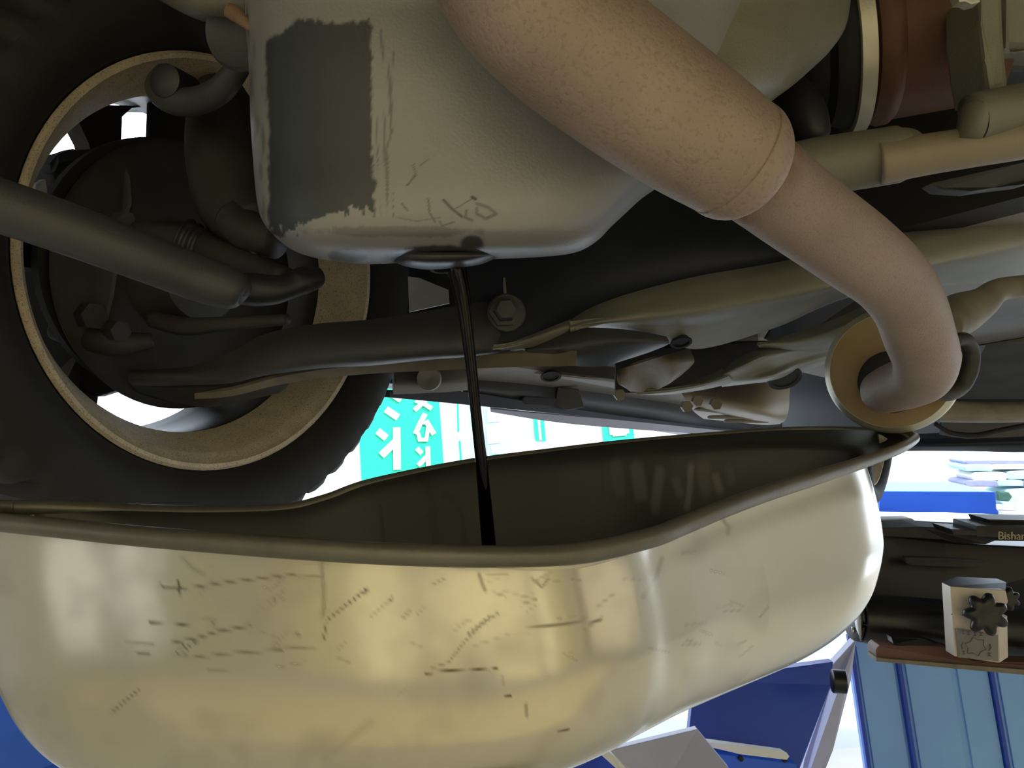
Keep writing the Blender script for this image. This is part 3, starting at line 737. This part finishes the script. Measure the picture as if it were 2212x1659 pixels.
# pipe running across below the can
tube('steering_tube', [(1900,352,.63,46),(2000,334,.62,44),(2100,318,.61,43),(2212,300,.60,43),(2400,265,.58,43)], M_beige, car, seg=40)
tube('tube_collar', [(1650,395,.66,60),(1740,366,.655,62),(1820,352,.65,62),(1900,340,.64,61),(1942,333,.635,60),(1946,332,.635,50)], M_case, car, seg=40)
prism('lower_guard', [(2010,395,.72),(2212,350,.70),(2330,330,.70),(2330,365,.70),(2212,398,.70),(2150,405,.71),(2100,413,.71),(2035,410,.72)], M_arm, car, .02, .002)
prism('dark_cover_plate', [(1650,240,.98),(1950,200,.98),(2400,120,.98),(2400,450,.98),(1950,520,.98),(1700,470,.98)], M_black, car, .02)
prism('dark_hose', [(1955,300,.66),(2040,282,.66),(2110,262,.66),(2110,285,.66),(2000,305,.66)], M_brake, car, .02, .002)
tube('rubber_mount', [(1700,190,.72,40),(1735,240,.70,46),(1760,290,.69,34),(1765,312,.69,14)], M_rubber, car)
# right side below the crossmember
tube('s_shaped_rail', [(2030,700,.90,48),(2075,678,.92,46),(2120,655,.93,34),(2155,628,.94,26),(2212,618,.95,24),(2320,608,.97,24)], M_lip, car, seg=28)
prism('floor_recess', [(2130,745,1.3),(2400,735,1.25),(2400,862,1.5),(2060,862,1.55),(2090,820,1.45)], M_brake, car, .02)
sheet('rear_rail', [
    [(2030,864,1.3),(2120,868,1.3),(2212,868,1.3),(2330,868,1.3)],
    [(2030,872,1.28),(2120,876,1.28),(2212,877,1.28),(2330,878,1.28)],
    [(2030,905,1.28),(2120,907,1.28),(2212,906,1.28),(2330,905,1.28)],
    [(2030,912,1.34),(2120,914,1.34),(2212,912,1.34),(2330,910,1.34)]], M_lip, car, thick=.01)
tube('brake_pipe', [(2020,915,1.5,5),(2055,935,1.5,5),(2110,940,1.5,6),(2160,930,1.5,6),(2230,918,1.5,6),(2330,912,1.5,6)], M_black, car, seg=12)
prism('rear_bracket', [(2045,908,1.62),(2330,905,1.62),(2330,938,1.62),(2090,948,1.62),(2040,940,1.62)], M_arm, car, .02)
sheet('rear_bumper_edge', [
    [(1900,945,2.6),(2000,948,2.5),(2100,944,2.45),(2212,938,2.4),(2400,925,2.3)],
    [(1900,958,2.58),(2000,962,2.48),(2100,960,2.43),(2212,956,2.38),(2400,946,2.28)],
    [(1900,975,2.62),(2000,974,2.52),(2100,975,2.47),(2212,977,2.42),(2400,972,2.32)]], M_dark, car, thick=.02)
sheet('rear_floor', [
    [(1690,800,1.7),(1800,790,1.7),(1900,780,1.7),(2030,775,1.65)],
    [(1690,870,1.9),(1800,870,1.9),(1900,870,1.9),(2030,860,1.85)],
    [(1690,940,2.3),(1800,940,2.3),(1900,940,2.3),(2030,935,2.2)]], M_dark, car, thick=.01)

# ------------------------------------------------------------------ oil drain basin
rim = [(-105,1108,.575),(-85,1117,.54),(0,1128,.512),(150,1143,.49),(300,1158,.472),(600,1182,.45),(850,1197,.44),(1060,1202,.44),(1250,1195,.45),(1400,1163,.475),(1480,1133,.50),(1560,1100,.525),(1650,1067,.56),(1750,1035,.60),(1850,1003,.645),(1935,972,.69),(1972,952,.725),(1974,942,.745),
       (1940,932,.765),(1850,928,.785),(1700,929,.80),(1500,943,.80),(1350,957,.78),(1200,975,.765),(1000,1003,.735),(800,1045,.705),(700,1080,.69),(600,1102,.675),(400,1106,.645),(200,1100,.615),(60,1096,.605),(-40,1098,.605)]
rp_ = cr(rim, 44, closed=True)
n = len(rp_)
R3 = np.array([tuple(P(*a)) for a in rp_])
cen = np.array(tuple(P(930, 1120, .585)))
zb = P(700, 1740, .5).z
SH = (.012, -.012)
ring = [(1.0,0,0),(.985,.004,0),(.965,.03,0),(.955,.12,0),(.95,.25,0),(.94,.38,0),(.925,.5,0),(.90,.62,0),(.865,.73,0),(.81,.83,0),(.73,.91,0),(.62,.96,0),(.45,.99,0),(.25,1.0,0),(.06,1.0,0)]
ringq = cr(ring, 11)
BD = CAMZ + .02 - zb
basin = thing('oil_drain_tub', (cen[0], cen[1], 0.0), 'large pale shiny oil drain tub with rolled lip under the car', 'oil drainer')
V = []; uvb = []
def project(v):
    q = Vector(v) - CAM; d = q.dot(Fw); return (CX + F*q.dot(RI)/d, CY - F*q.dot(UP)/d)
def basin_ring(s, dr, inset=0.0):
    out = []
    for i in range(n):
        p = R3[i]; h = np.array([p[0]-cen[0], p[1]-cen[1]])
        L_ = np.linalg.norm(h); rw_ = max(0, h[0]/L_)**3
        f_ = s - inset/L_ - rw_*(.11*min(1, dr/.06) - .03*min(1, max(0, dr-.1)/.4))
        z = p[2]*(1-dr) + (zb + inset + .033*max(0, h[0]+.25))*dr
        out.append((cen[0]+SH[0]*dr+h[0]*f_, cen[1]+SH[1]*dr+h[1]*f_, z))
    return out
for (s, dr, _) in ringq: V += basin_ring(s, dr)
nr = len(ringq); Fc = []
for i in range(nr-1):
    for k in range(n):
        k2 = (k+1) % n; Fc.append((i*n+k, i*n+k2, (i+1)*n+k2, (i+1)*n+k))
Fc.append(tuple((nr-1)*n+k for k in range(n)))
shell = new_mesh('tub_shell', V, Fc, M_basin, basin)
uvb = [project(v) for v in V]
# scratches and smears on the outside
marks = [([(345,1262),(355,1270),(385,1272),(440,1266),(500,1256),(560,1250),(640,1240)],4,.5),([(386,1252),(387,1285)],3,.6),([(395,1205),(420,1230),(440,1240)],9,.25),
 ([(325,1346),(370,1352),(412,1347)],3.5,.6),([(375,1388),(420,1380),(470,1364),(540,1352)],5,.5),([(395,1412),(410,1395),(430,1385)],3,.55),([(375,1415),(400,1392)],3,.5),([(420,1420),(490,1412),(550,1408),(610,1405)],4,.45),([(450,1450),(490,1452)],4,.4),([(300,1412),(320,1412)],8,.4),([(270,1385),(330,1390)],4,.3),
 ([(240,1540),(300,1490)],2.5,.4),([(460,1345),(464,1350)],6,.4),([(640,1368),(646,1372)],7,.35),
 ([(640,1245),(700,1247)],4,.45),([(695,1215),(700,1300),(698,1330)],8,.3),([(706,1340),(790,1275)],3,.5),([(788,1278),(792,1272)],5,.6),([(700,1380),(705,1345)],3,.5),([(840,1300),(848,1292)],5,.35),([(870,1335),(885,1320)],5,.3),
 ([(920,1455),(960,1450),(1010,1444),(1060,1448),(1073,1443)],2.5,.75),([(930,1445),(970,1430),(1000,1390),(1040,1350),(1075,1325)],4,.35),([(1010,1370),(1060,1330)],2,.4),([(860,1500),(920,1455)],5,.15),([(800,1560),(700,1640)],14,.12),
 ([(1035,1240),(1042,1262),(1048,1275)],6,.35),([(1135,1358),(1180,1352),(1300,1340)],3,.45),([(1150,1250),(1170,1268),(1185,1250)],5,.3),([(1085,1460),(1088,1480)],5,.2),([(1090,1502),(1104,1503)],3,.7),([(1136,1520),(1138,1550)],2,.5),([(1205,1582),(1228,1575)],2,.6),
 ([(1010,1400),(1100,1370)],2,.2),([(1560,1120),(1575,1140),(1572,1150)],7,.3),([(1640,1335),(1680,1285)],2,.35),([(1475,1195),(1500,1190)],8,.2),([(1735,1118),(1760,1072)],1.8,.5),([(1390,1290),(1420,1240),(1430,1205)],8,.2),([(1290,1310),(1330,1280)],3,.2),([(600,1400),(680,1398)],3,.3),([(600,1440),(660,1430)],3,.25)]
random.seed(11)
for k in range(60):
    x = random.uniform(320,1600); y = random.uniform(1215,1420); a = random.uniform(-.5,.9); l_ = random.uniform(5,50)
    marks.append(([(x,y),(x+l_*math.cos(a),y-l_*math.sin(a))], random.uniform(1.5,4), random.uniform(.1,.3)))
X = np.array(uvb)
st = np.array([max(0, .5*nz(x, y, .006, 3) + .3*nz(x, y, .02, 4))*.5 for x, y in uvb])
front = (X[:,1] > 960)
for pts, w, s_ in marks:
    for a, b in zip(pts, pts[1:]):
        dx, dy = b[0]-a[0], b[1]-a[1]
        t = np.clip(((X[:,0]-a[0])*dx + (X[:,1]-a[1])*dy)/(dx*dx+dy*dy+1e-9), 0, 1)
        dd = np.hypot(X[:,0]-a[0]-t*dx, X[:,1]-a[1]-t*dy)
        w_ = max(w, 3.4)
        st = np.maximum(st, min(1, s_*1.5)*np.clip(1-(dd/w_)**1.5, 0, 1))
# far side of the shell lies behind: keep it clean
Vn = np.array(V)
st[(Vn[:,1] > cen[1])] = 0
setattr_(shell, 'mark', st)
# inside
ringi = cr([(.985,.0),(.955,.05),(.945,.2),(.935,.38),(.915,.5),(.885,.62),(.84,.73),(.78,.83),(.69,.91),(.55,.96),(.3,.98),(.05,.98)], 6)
Vi = []
for (s, dr) in ringi: Vi += basin_ring(s, dr, .003)
nri = len(ringi); Fi = []
for i in range(nri-1):
    for k in range(n):
        k2 = (k+1) % n; Fi.append((i*n+k, (i+1)*n+k, (i+1)*n+k2, i*n+k2))
Fi.append(tuple((nri-1)*n+k for k in range(n-1, -1, -1)))
lin = new_mesh('tub_lining', Vi, Fi, M_basin_in, basin)
lab(lin, 'dark shaded and oil filmed inside of the tub')
X = np.array([project(v) for v in Vi]); Vn = np.array(Vi)
drip = np.zeros(len(X)); pale = np.zeros(len(X))
for pts, w, s_ in [([(822,1100),(830,1170)],5,.8),([(920,1045),(935,1080),(942,1175)],9,.75),([(922,1110),(928,1150)],7,.5),([(955,1065),(985,1080),(1000,1120),(1004,1175)],6,.75),([(905,1030),(930,1060)],8,.5),([(1322,980),(1326,1010)],3,.5),([(1300,1000),(1302,1060)],3,.4),([(1620,950),(1624,952)],10,.4)]:
    for a, b in zip(pts, pts[1:]):
        dx, dy = b[0]-a[0], b[1]-a[1]
        t = np.clip(((X[:,0]-a[0])*dx + (X[:,1]-a[1])*dy)/(dx*dx+dy*dy+1e-9), 0, 1)
        dd = np.hypot(X[:,0]-a[0]-t*dx, X[:,1]-a[1]-t*dy); drip = np.maximum(drip, s_*np.clip(1.3-(dd/w)**2, 0, 1))
for pts, w, s_ in [([(1375,1010),(1385,1070)],16,.35),([(1425,1020),(1415,1095)],12,.4),([(1492,1005),(1490,1060),(1484,1095)],7,.6),([(1545,1030),(1555,1060)],9,.6),([(1460,1040),(1470,1070)],10,.3),([(1520,1010),(1525,1060)],16,.25),([(1330,1000),(1340,1060)],14,.15),([(1575,1010),(1580,1040)],10,.2)]:
    for a, b in zip(pts, pts[1:]):
        dx, dy = b[0]-a[0], b[1]-a[1]
        t = np.clip(((X[:,0]-a[0])*dx + (X[:,1]-a[1])*dy)/(dx*dx+dy*dy+1e-9), 0, 1)
        dd = np.hypot(X[:,0]-a[0]-t*dx, X[:,1]-a[1]-t*dy); pale = np.maximum(pale, s_*np.clip(1.3-(dd/w)**2, 0, 1))
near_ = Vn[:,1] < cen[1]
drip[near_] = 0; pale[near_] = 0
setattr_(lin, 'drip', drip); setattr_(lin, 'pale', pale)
# rolled lip
seg = 14; V = []; Fc = []
nx = np.roll(R3, -1, axis=0) - np.roll(R3, 1, axis=0)
for i in range(n):
    p = Vector(R3[i]); T = Vector(nx[i]).normalized(); h = Vector((R3[i][0]-cen[0], R3[i][1]-cen[1], 0)).normalized()
    h = (h - T*h.dot(T)).normalized(); v = T.cross(h); v = v if v.z > 0 else -v
    px = rp_[i][0]; near_lip = rp_[i][1] > 1125 or (rp_[i][1] > 940 and rp_[i][2] < .70)
    ra = float(np.interp(rp_[i][2], [.44,.6,.7,.8], [.0062,.006,.0048,.0032]))
    for k in range(seg):
        a = 2*math.pi*k/seg
        V.append(p + h*(ra*.9*math.cos(a)) + v*(ra*(1.0 if math.sin(a) > 0 else 1.0)*math.sin(a)))
for i in range(n):
    i2 = (i+1) % n
    for k in range(seg):
        k2 = (k+1) % seg; Fc.append((i*seg+k, i*seg+k2, i2*seg+k2, i2*seg+k))
lipo = new_mesh('rolled_lip', V, Fc, M_rim, basin)
lathe('support_pole', Vector((cen[0], cen[1], .06)), Z, [(0,.03),(.5,.03),(.5,.024),(zb-.06,.024)], M_kblack, basin, seg=24)
lathe('wheeled_base', Vector((cen[0], cen[1], .0)), Z, [(.0,.28),(.02,.30),(.05,.30),(.07,.26),(.08,.03)], M_kblack, basin, seg=48)
# pale chip of plastic by the spout
prism('spout_chip', [(1898,938,.72),(1905,940,.72),(1918,948,.72),(1912,953,.72),(1900,958,.72)], M_rim, basin, .003)

# oil stream
stream = tube('oil_stream', [(984,556,.530,22),(988,585,.530,20),(1001,650,.532,16),(1011,730,.534,13.5),(1020,810,.536,12),(1029,900,.538,12),(1040,1000,.540,13),(1048,1090,.542,14.5),(1057,1190,.544,16),(1068,1320,.546,19),(1080,1450,.548,24)], M_oil, None, seg=32)
tag(stream, 'thin stream of black engine oil falling from the pan into the tub', 'oil')

# ------------------------------------------------------------------ right background: white sheet, stack, blue bench, black lift
ws = prism('white_screen', [(1900,960,7.2),(2078,960,7.2),(2080,1062,7.2),(2000,1062,7.2),(2000,1408,7.2),(1988,1408,7.2),(1988,1062,7.2),(1900,1062,7.2)], M_white, None, .03)
tag(ws, 'plain white screen behind the blue bench', 'screen')
stk = thing('stacked_bundles', tuple(PY(2150,1120,6.5)), 'pale teal and lilac bundles stacked beyond the blue bench', 'stack')
rows_ = [(2084,993,2240,1004,M_stackd),(2080,1000,2150,1018,M_stack),(2140,1000,2260,1014,M_white),(2096,1019,2180,1038,M_white),(2170,1016,2260,1036,M_stack),(2082,1036,2160,1052,M_stackd),(2150,1036,2215,1050,M_stack),(2205,1036,2280,1050,M_stackd),(2155,1054,2280,1094,M_stack)]
for i, (x0, y0, x1, y1, mt) in enumerate(rows_):
    w = x1-x0; h = y1-y0
    prism('bundle', [(x0,y0+h*.5,6.4),(x0+h*.5,y0+h*.1,6.4),(x0+w*.5,y0,6.4),(x1-h*.5,y0+h*.1,6.4),(x1,y0+h*.5,6.4),(x1-h*.4,y1,6.4),(x0+h*.4,y1,6.4)], mt, stk, .25, .01)
prism('green_cover', [(2154,1068,6.3),(2160,1062,6.3),(2180,1063,6.3),(2188,1073,6.3),(2180,1084,6.3),(2156,1082,6.3)], M_dgreen, stk, .05, .01)
prism('white_shelf', [(2154,1094,6.3),(2280,1096,6.3),(2280,1104,6.3),(2154,1101,6.3)], M_white, stk, .2)
prism('lilac_crate', [(2168,1105,6.25),(2208,1105,6.25),(2208,1120,6.25),(2170,1122,6.25)], M_lilac, stk, .15)
bench = thing('blue_bench', tuple(PY(2050,1110,3.8)), 'bright blue boxed bench on a white table top at right', 'bench')
prism('bench_box', [(1900,1061,3.9),(2148,1062,3.9),(2152,1066,3.9),(2153,1098,3.9),(2158,1105,3.9),(2158,1112,3.9),(2120,1110,3.9),(1900,1106,3.9)], M_blue, bench, .4, .01)
prism('table_top', [(1880,1108,3.7),(2050,1108,3.7),(2110,1112,3.7),(2060,1116,3.5),(1880,1126,3.4)], M_white, bench, .02)
prism('table_top', [(1880,1133,3.0),(1975,1120,3.1),(2110,1112,3.3),(2150,1114,3.3),(2158,1122,3.2),(2110,1138,3.0),(1900,1146,2.8)], M_white, bench, .02)
prism('blue_end_block', [(1885,1122,2.7),(1970,1120,2.7),(1980,1126,2.7),(1982,1134,2.7),(1920,1150,2.7),(1885,1150,2.7)], M_white, bench, .06, .004)
prism('blue_side', [(1885,1137,2.68),(1982,1131,2.68),(1978,1150,2.68),(1885,1152,2.68)], M_blue, bench, .02)

lift = thing('black_lift_beam', tuple(P(2100,1250,2.2)), 'black wheel alignment lift beam with star knob and pale plate', 'lift')
prism('top_rail', [(2134,1122,2.25),(2400,1127,2.2),(2400,1138,2.2),(2140,1134,2.25)], M_kblack, lift, .1, .002)
prism('name_rail', [(2110,1136,2.2),(2400,1140,2.15),(2400,1172,2.15),(2150,1168,2.2),(2110,1160,2.2)], M_kblack, lift, .12, .002)
prism('upper_rail', [(1850,1142,2.3),(1990,1138,2.3),(2060,1142,2.3),(2152,1146,2.25),(2155,1166,2.25),(2130,1176,2.25),(2060,1172,2.3),(2040,1166,2.3),(1850,1155,2.3)], M_brake, lift, .12, .003)
prism('hinge_block', [(2054,1143,2.2),(2150,1148,2.2),(2152,1158,2.2),(2060,1156,2.2)], M_kblack, lift, .1, .002)
prism('main_beam', [(1840,1152,2.35),(1920,1152,2.35),(2040,1166,2.35),(2140,1178,2.35),(2400,1190,2.3),(2400,1330,2.3),(2050,1305,2.3),(1840,1295,2.3)], M_kblack, lift, .25, .01)
prism('recess_frame', [(1955,1203,2.27),(2050,1206,2.26),(2130,1212,2.26),(2140,1220,2.26),(2110,1226,2.26),(1970,1222,2.27),(1958,1216,2.27)], M_brake, lift, .02, .004)
tube('long_cylinder', [(1862,1335,2.15,45),(1870,1336,2.15,52),(2060,1352,2.12,54),(2300,1372,2.08,56),(2500,1390,2.05,58)], M_kblack, lift, seg=40)
tube('cylinder_cap', [(1852,1340,2.17,30),(1860,1340,2.165,46),(1868,1341,2.16,46)], M_white, lift, seg=32)
tube('axle_pin', [(1840,1362,2.16,8),(1868,1362,2.15,8)], M_chrome, lift, seg=16)
prism('lower_ledge', [(1893,1402,2.0),(1900,1394,2.0),(2040,1396,2.0),(2100,1428,1.98),(2240,1432,1.95),(2400,1445,1.95),(2400,1480,1.95),(2212,1455,1.97),(1893,1427,2.0)], M_redbrown, lift, .05, .003)
prism('ledge_edge', [(1893,1421,1.99),(2212,1447,1.96),(2400,1462,1.94),(2400,1475,1.94),(2212,1458,1.96),(1893,1429,1.99)], M_lip, lift, .05, .001)
prism('bracket_strip', [(1925,1376,2.02),(1990,1378,2.02),(2056,1400,2.02),(2056,1412,2.0),(1930,1392,2.0)], M_kblack, lift, .03, .002)
pl = prism('label_plate', [(2053,1267,1.93),(2173,1276,1.92),(2178,1300,1.92),(2160,1330,1.92),(2158,1432,1.91),(2062,1418,1.92)], M_plate, lift, .04, .002)
prism('bracket_cheek', [(2158,1340,1.93),(2176,1330,1.95),(2178,1420,1.95),(2159,1432,1.93)], M_plate, lift, .05, .002)
prism('bracket_top', [(2053,1266,1.93),(2085,1254,2.0),(2175,1258,2.0),(2173,1275,1.93)], M_kblack, lift, .04, .002)
prism('printed_panel', [(2066,1358,1.9165),(2156,1372,1.906),(2157,1429,1.906),(2070,1420,1.9165)], M_floorpan, pl, .002)
prism('printed_line', [(2055,1326,1.9265),(2100,1330,1.922),(2100,1332,1.922),(2055,1328,1.9265)], M_arm, pl, .001)
M_ink = mat('dark_ink', (.09,.08,.075), .6)
# printed star outline, arrows and characters
def pstroke(pts, w, d, mt, parent, name, t=.0015):
    for a, b in zip(pts, pts[1:]):
        A = Vector((a[0], a[1])); B = Vector((b[0], b[1])); u = (B-A).normalized(); nn = Vector((-u.y, u.x))*w/2
        e = u*w*.3
        prism(name, [(*(A-e+nn), d), (*(B+e+nn), d), (*(B+e-nn), d), (*(A-e-nn), d)], mt, parent, t)
stp = []
for k in range(12):
    rr = 24 if k % 2 == 0 else 17; a = k*math.pi/6 + .3
    stp.append((2108+rr*math.cos(a), 1397+rr*.88*math.sin(a)))
pstroke(stp+[stp[0]], 1.4, 1.904, M_ink, pl, 'printed_star')
pstroke([(2080,1388),(2077,1395),(2079,1402)], 2.4, 1.904, M_ink, pl, 'printed_arrow'); pstroke([(2139,1392),(2141,1399),(2137,1406)], 2.4, 1.904, M_ink, pl, 'printed_arrow')
for (x, y) in ((2082,1366),(2093,1368),(2107,1370),(2120,1370),(2082,1410),(2138,1414)):
    pstroke([(x-3,y-3),(x+3,y-3)],1.3,1.904,M_ink,pl,'printed_mark'); pstroke([(x-3,y+3),(x+3,y+3)],1.3,1.904,M_ink,pl,'printed_mark'); pstroke([(x,y-3),(x,y+3)],1.3,1.904,M_ink,pl,'printed_mark')
# star knob
def star_knob(px, py, d, r, parent, mt, rot=0):
    c = P(px, py, d); ax_ = (-Fw*.9 + RI*-.15 + UP*.15).normalized(); e1 = ax_.cross(UP).normalized(); e2 = ax_.cross(e1)
    V = []; Fc = []; n = 70
    lay = [(0,.55),(.004,.86),(.010,1.0),(.018,1.0),(.025,.88),(.028,.6),(.0265,.35),(.026,.0001)]
    for (t, s) in lay:
        for k in range(n):
            a = 2*math.pi*k/n + rot
            rr = r*s*(1 + .17*(math.cos(7*a) - .15*math.cos(14*a))*min(1, s*1.3)) 
            V.append(c + ax_*t + (e1*math.cos(a) + e2*math.sin(a))*rr)
    for i in range(len(lay)-1):
        for k in range(n):
            k2 = (k+1) % n; Fc.append((i*n+k, i*n+k2, (i+1)*n+k2, (i+1)*n+k))
    Fc.append(tuple(range(n)))
    return new_mesh('star_knob', V, Fc, mt, parent)
star_knob(2124,1325,1.90,.044,lift,M_kblack,.2)
star_knob(2170,1292,1.98,.026,lift,M_kblack,.5)
# lettering
def text3d(s, px, py, d, size, mt, parent, name='lettering'):
    cu = bpy.data.curves.new(name, 'FONT'); cu.body = s; cu.size = size; cu.extrude = .001
    o = bpy.data.objects.new(name, cu)
    COL.objects.link(o); dg = bpy.context.evaluated_depsgraph_get(); dg.update()
    me = bpy.data.meshes.new_from_object(o.evaluated_get(dg)); COL.objects.unlink(o); bpy.data.objects.remove(o)
    a = P(px, py, d); xd = (P(px+100, py+1.5, d) - a).normalized(); nd = -Fw; yd = nd.cross(xd).normalized(); nd = xd.cross(yd)
    M_ = Matrix((xd, yd, nd)).transposed().to_4x4(); M_.translation = a
    me.transform(M_); me.materials.clear(); me.materials.append(mt)
    q = bpy.data.objects.new(name, me); COL.objects.link(q); attach(q, parent); return q
text3d('Bishamon', 2155, 1165, 2.14, .030, M_gold, lift)

# light blue column panels below the beam
col = thing('light_blue_cabinet', tuple(Vector((P(2050,1600,3.0).x, P(2050,1600,3.0).y, 0))), 'tall light blue steel cabinet with upright ribs under the black beam', 'cabinet')
def vpanel(name, x0, x1, ytop, Y, mt, parent, t=.03, z0=0.0, y1=1400):
    a = PY(x0, y1, Y); b = PY(x1, y1, Y); c = PY((x0+x1)/2, ytop, Y)
    return box(name, ((a.x+b.x)/2, Y+t/2, (c.z+z0)/2), (b.x-a.x, t, c.z-z0), mt, parent, None, .003)
YC = 2.9
vpanel('cabinet_panel', 1838, 2330, 1370, YC, M_lblue, col, .05)
for x0, w in ((1836,9),(1934,9),(2130,9)):
    vpanel('upright_rib', x0, x0+w, 1370, YC-.02, M_dblue, col, .022)
for x0, x1 in ((1850,1925),(1950,2045),(2060,2125),(2146,2215)):
    vpanel('door_panel', x0, x1, 1370, YC-.008, M_lblue, col, .012)
# lilac strut, roller, dark blue plate and strip
base = thing('blue_lift_base', tuple(Vector((P(1650,1600,2.2).x, P(1650,1600,2.2).y, 0))), 'deep blue lift base with lilac plates and small black roller below the tub', 'lift')
prism('side_plate', [(1480,1659,2.0),(1500,1470,2.1),(1800,1430,2.2),(1795,1480,2.2),(1735,1640,2.1),(1690,1760,2.0),(1400,1760,2.0)], M_dblue, base, .03, .002)
prism('lilac_strut', [(1795,1440,2.25),(1850,1380,2.25),(1838,1470,2.25),(1800,1620,2.2),(1745,1760,2.15),(1715,1760,2.15),(1738,1640,2.2),(1790,1490,2.25)], M_lilac, base, .03, .002)
lathe('roller', P(1796,1471,2.10), RI*.97-Fw*.2, [(0,.0),(0,.026),(.003,.030),(.034,.030),(.037,.026),(.037,.0)], M_kblack, base, seg=40)
lathe('roller_cap', P(1826,1472,2.092), RI*.97-Fw*.2, [(0,.0),(0,.017),(.004,.017),(.005,.010),(.005,.0)], M_white, base, seg=32)
prism('white_strip', [(1525,1602,1.96),(1562,1607,1.96),(1690,1624,1.96),(1706,1634,1.96),(1700,1642,1.96),(1600,1630,1.96),(1532,1614,1.96)], M_white, base, .02, .002)
prism('lower_rail', [(1540,1628,1.98),(1720,1650,1.98),(1740,1760,1.95),(1560,1760,1.95)], M_blue, base, .03, .002)
for (x, y) in ((1601,1640),(1695,1642)): bolt('rail_bolt', x, y, 1.97, 6, -Fw, M_kblack, base, .01, False)
prism('lilac_plate', [(1310,1622,1.85),(1505,1575,1.9),(1575,1660,1.85),(1620,1760,1.8),(1400,1760,1.8)], M_lilac, base, .02, .002)
prism('white_edge', [(1292,1625,1.84),(1312,1620,1.84),(1362,1668,1.82),(1420,1760,1.8),(1390,1760,1.8),(1340,1668,1.82)], M_white, base, .02)
prism('front_plate', [(1150,1655,1.9),(1300,1615,1.95),(1420,1700,1.9),(1460,1800,1.85),(1100,1800,1.85)], M_dblue, base, .03, .002)
lb = prism('blue_runway', [(-200,1400,1.1),(20,1440,1.15),(60,1560,1.15),(140,1640,1.15),(300,1760,1.1),(-200,1760,1.05)], M_blue, None, .05, .004)
tag(lb, 'bright blue steel lift runway at the lower left behind the tub', 'lift')
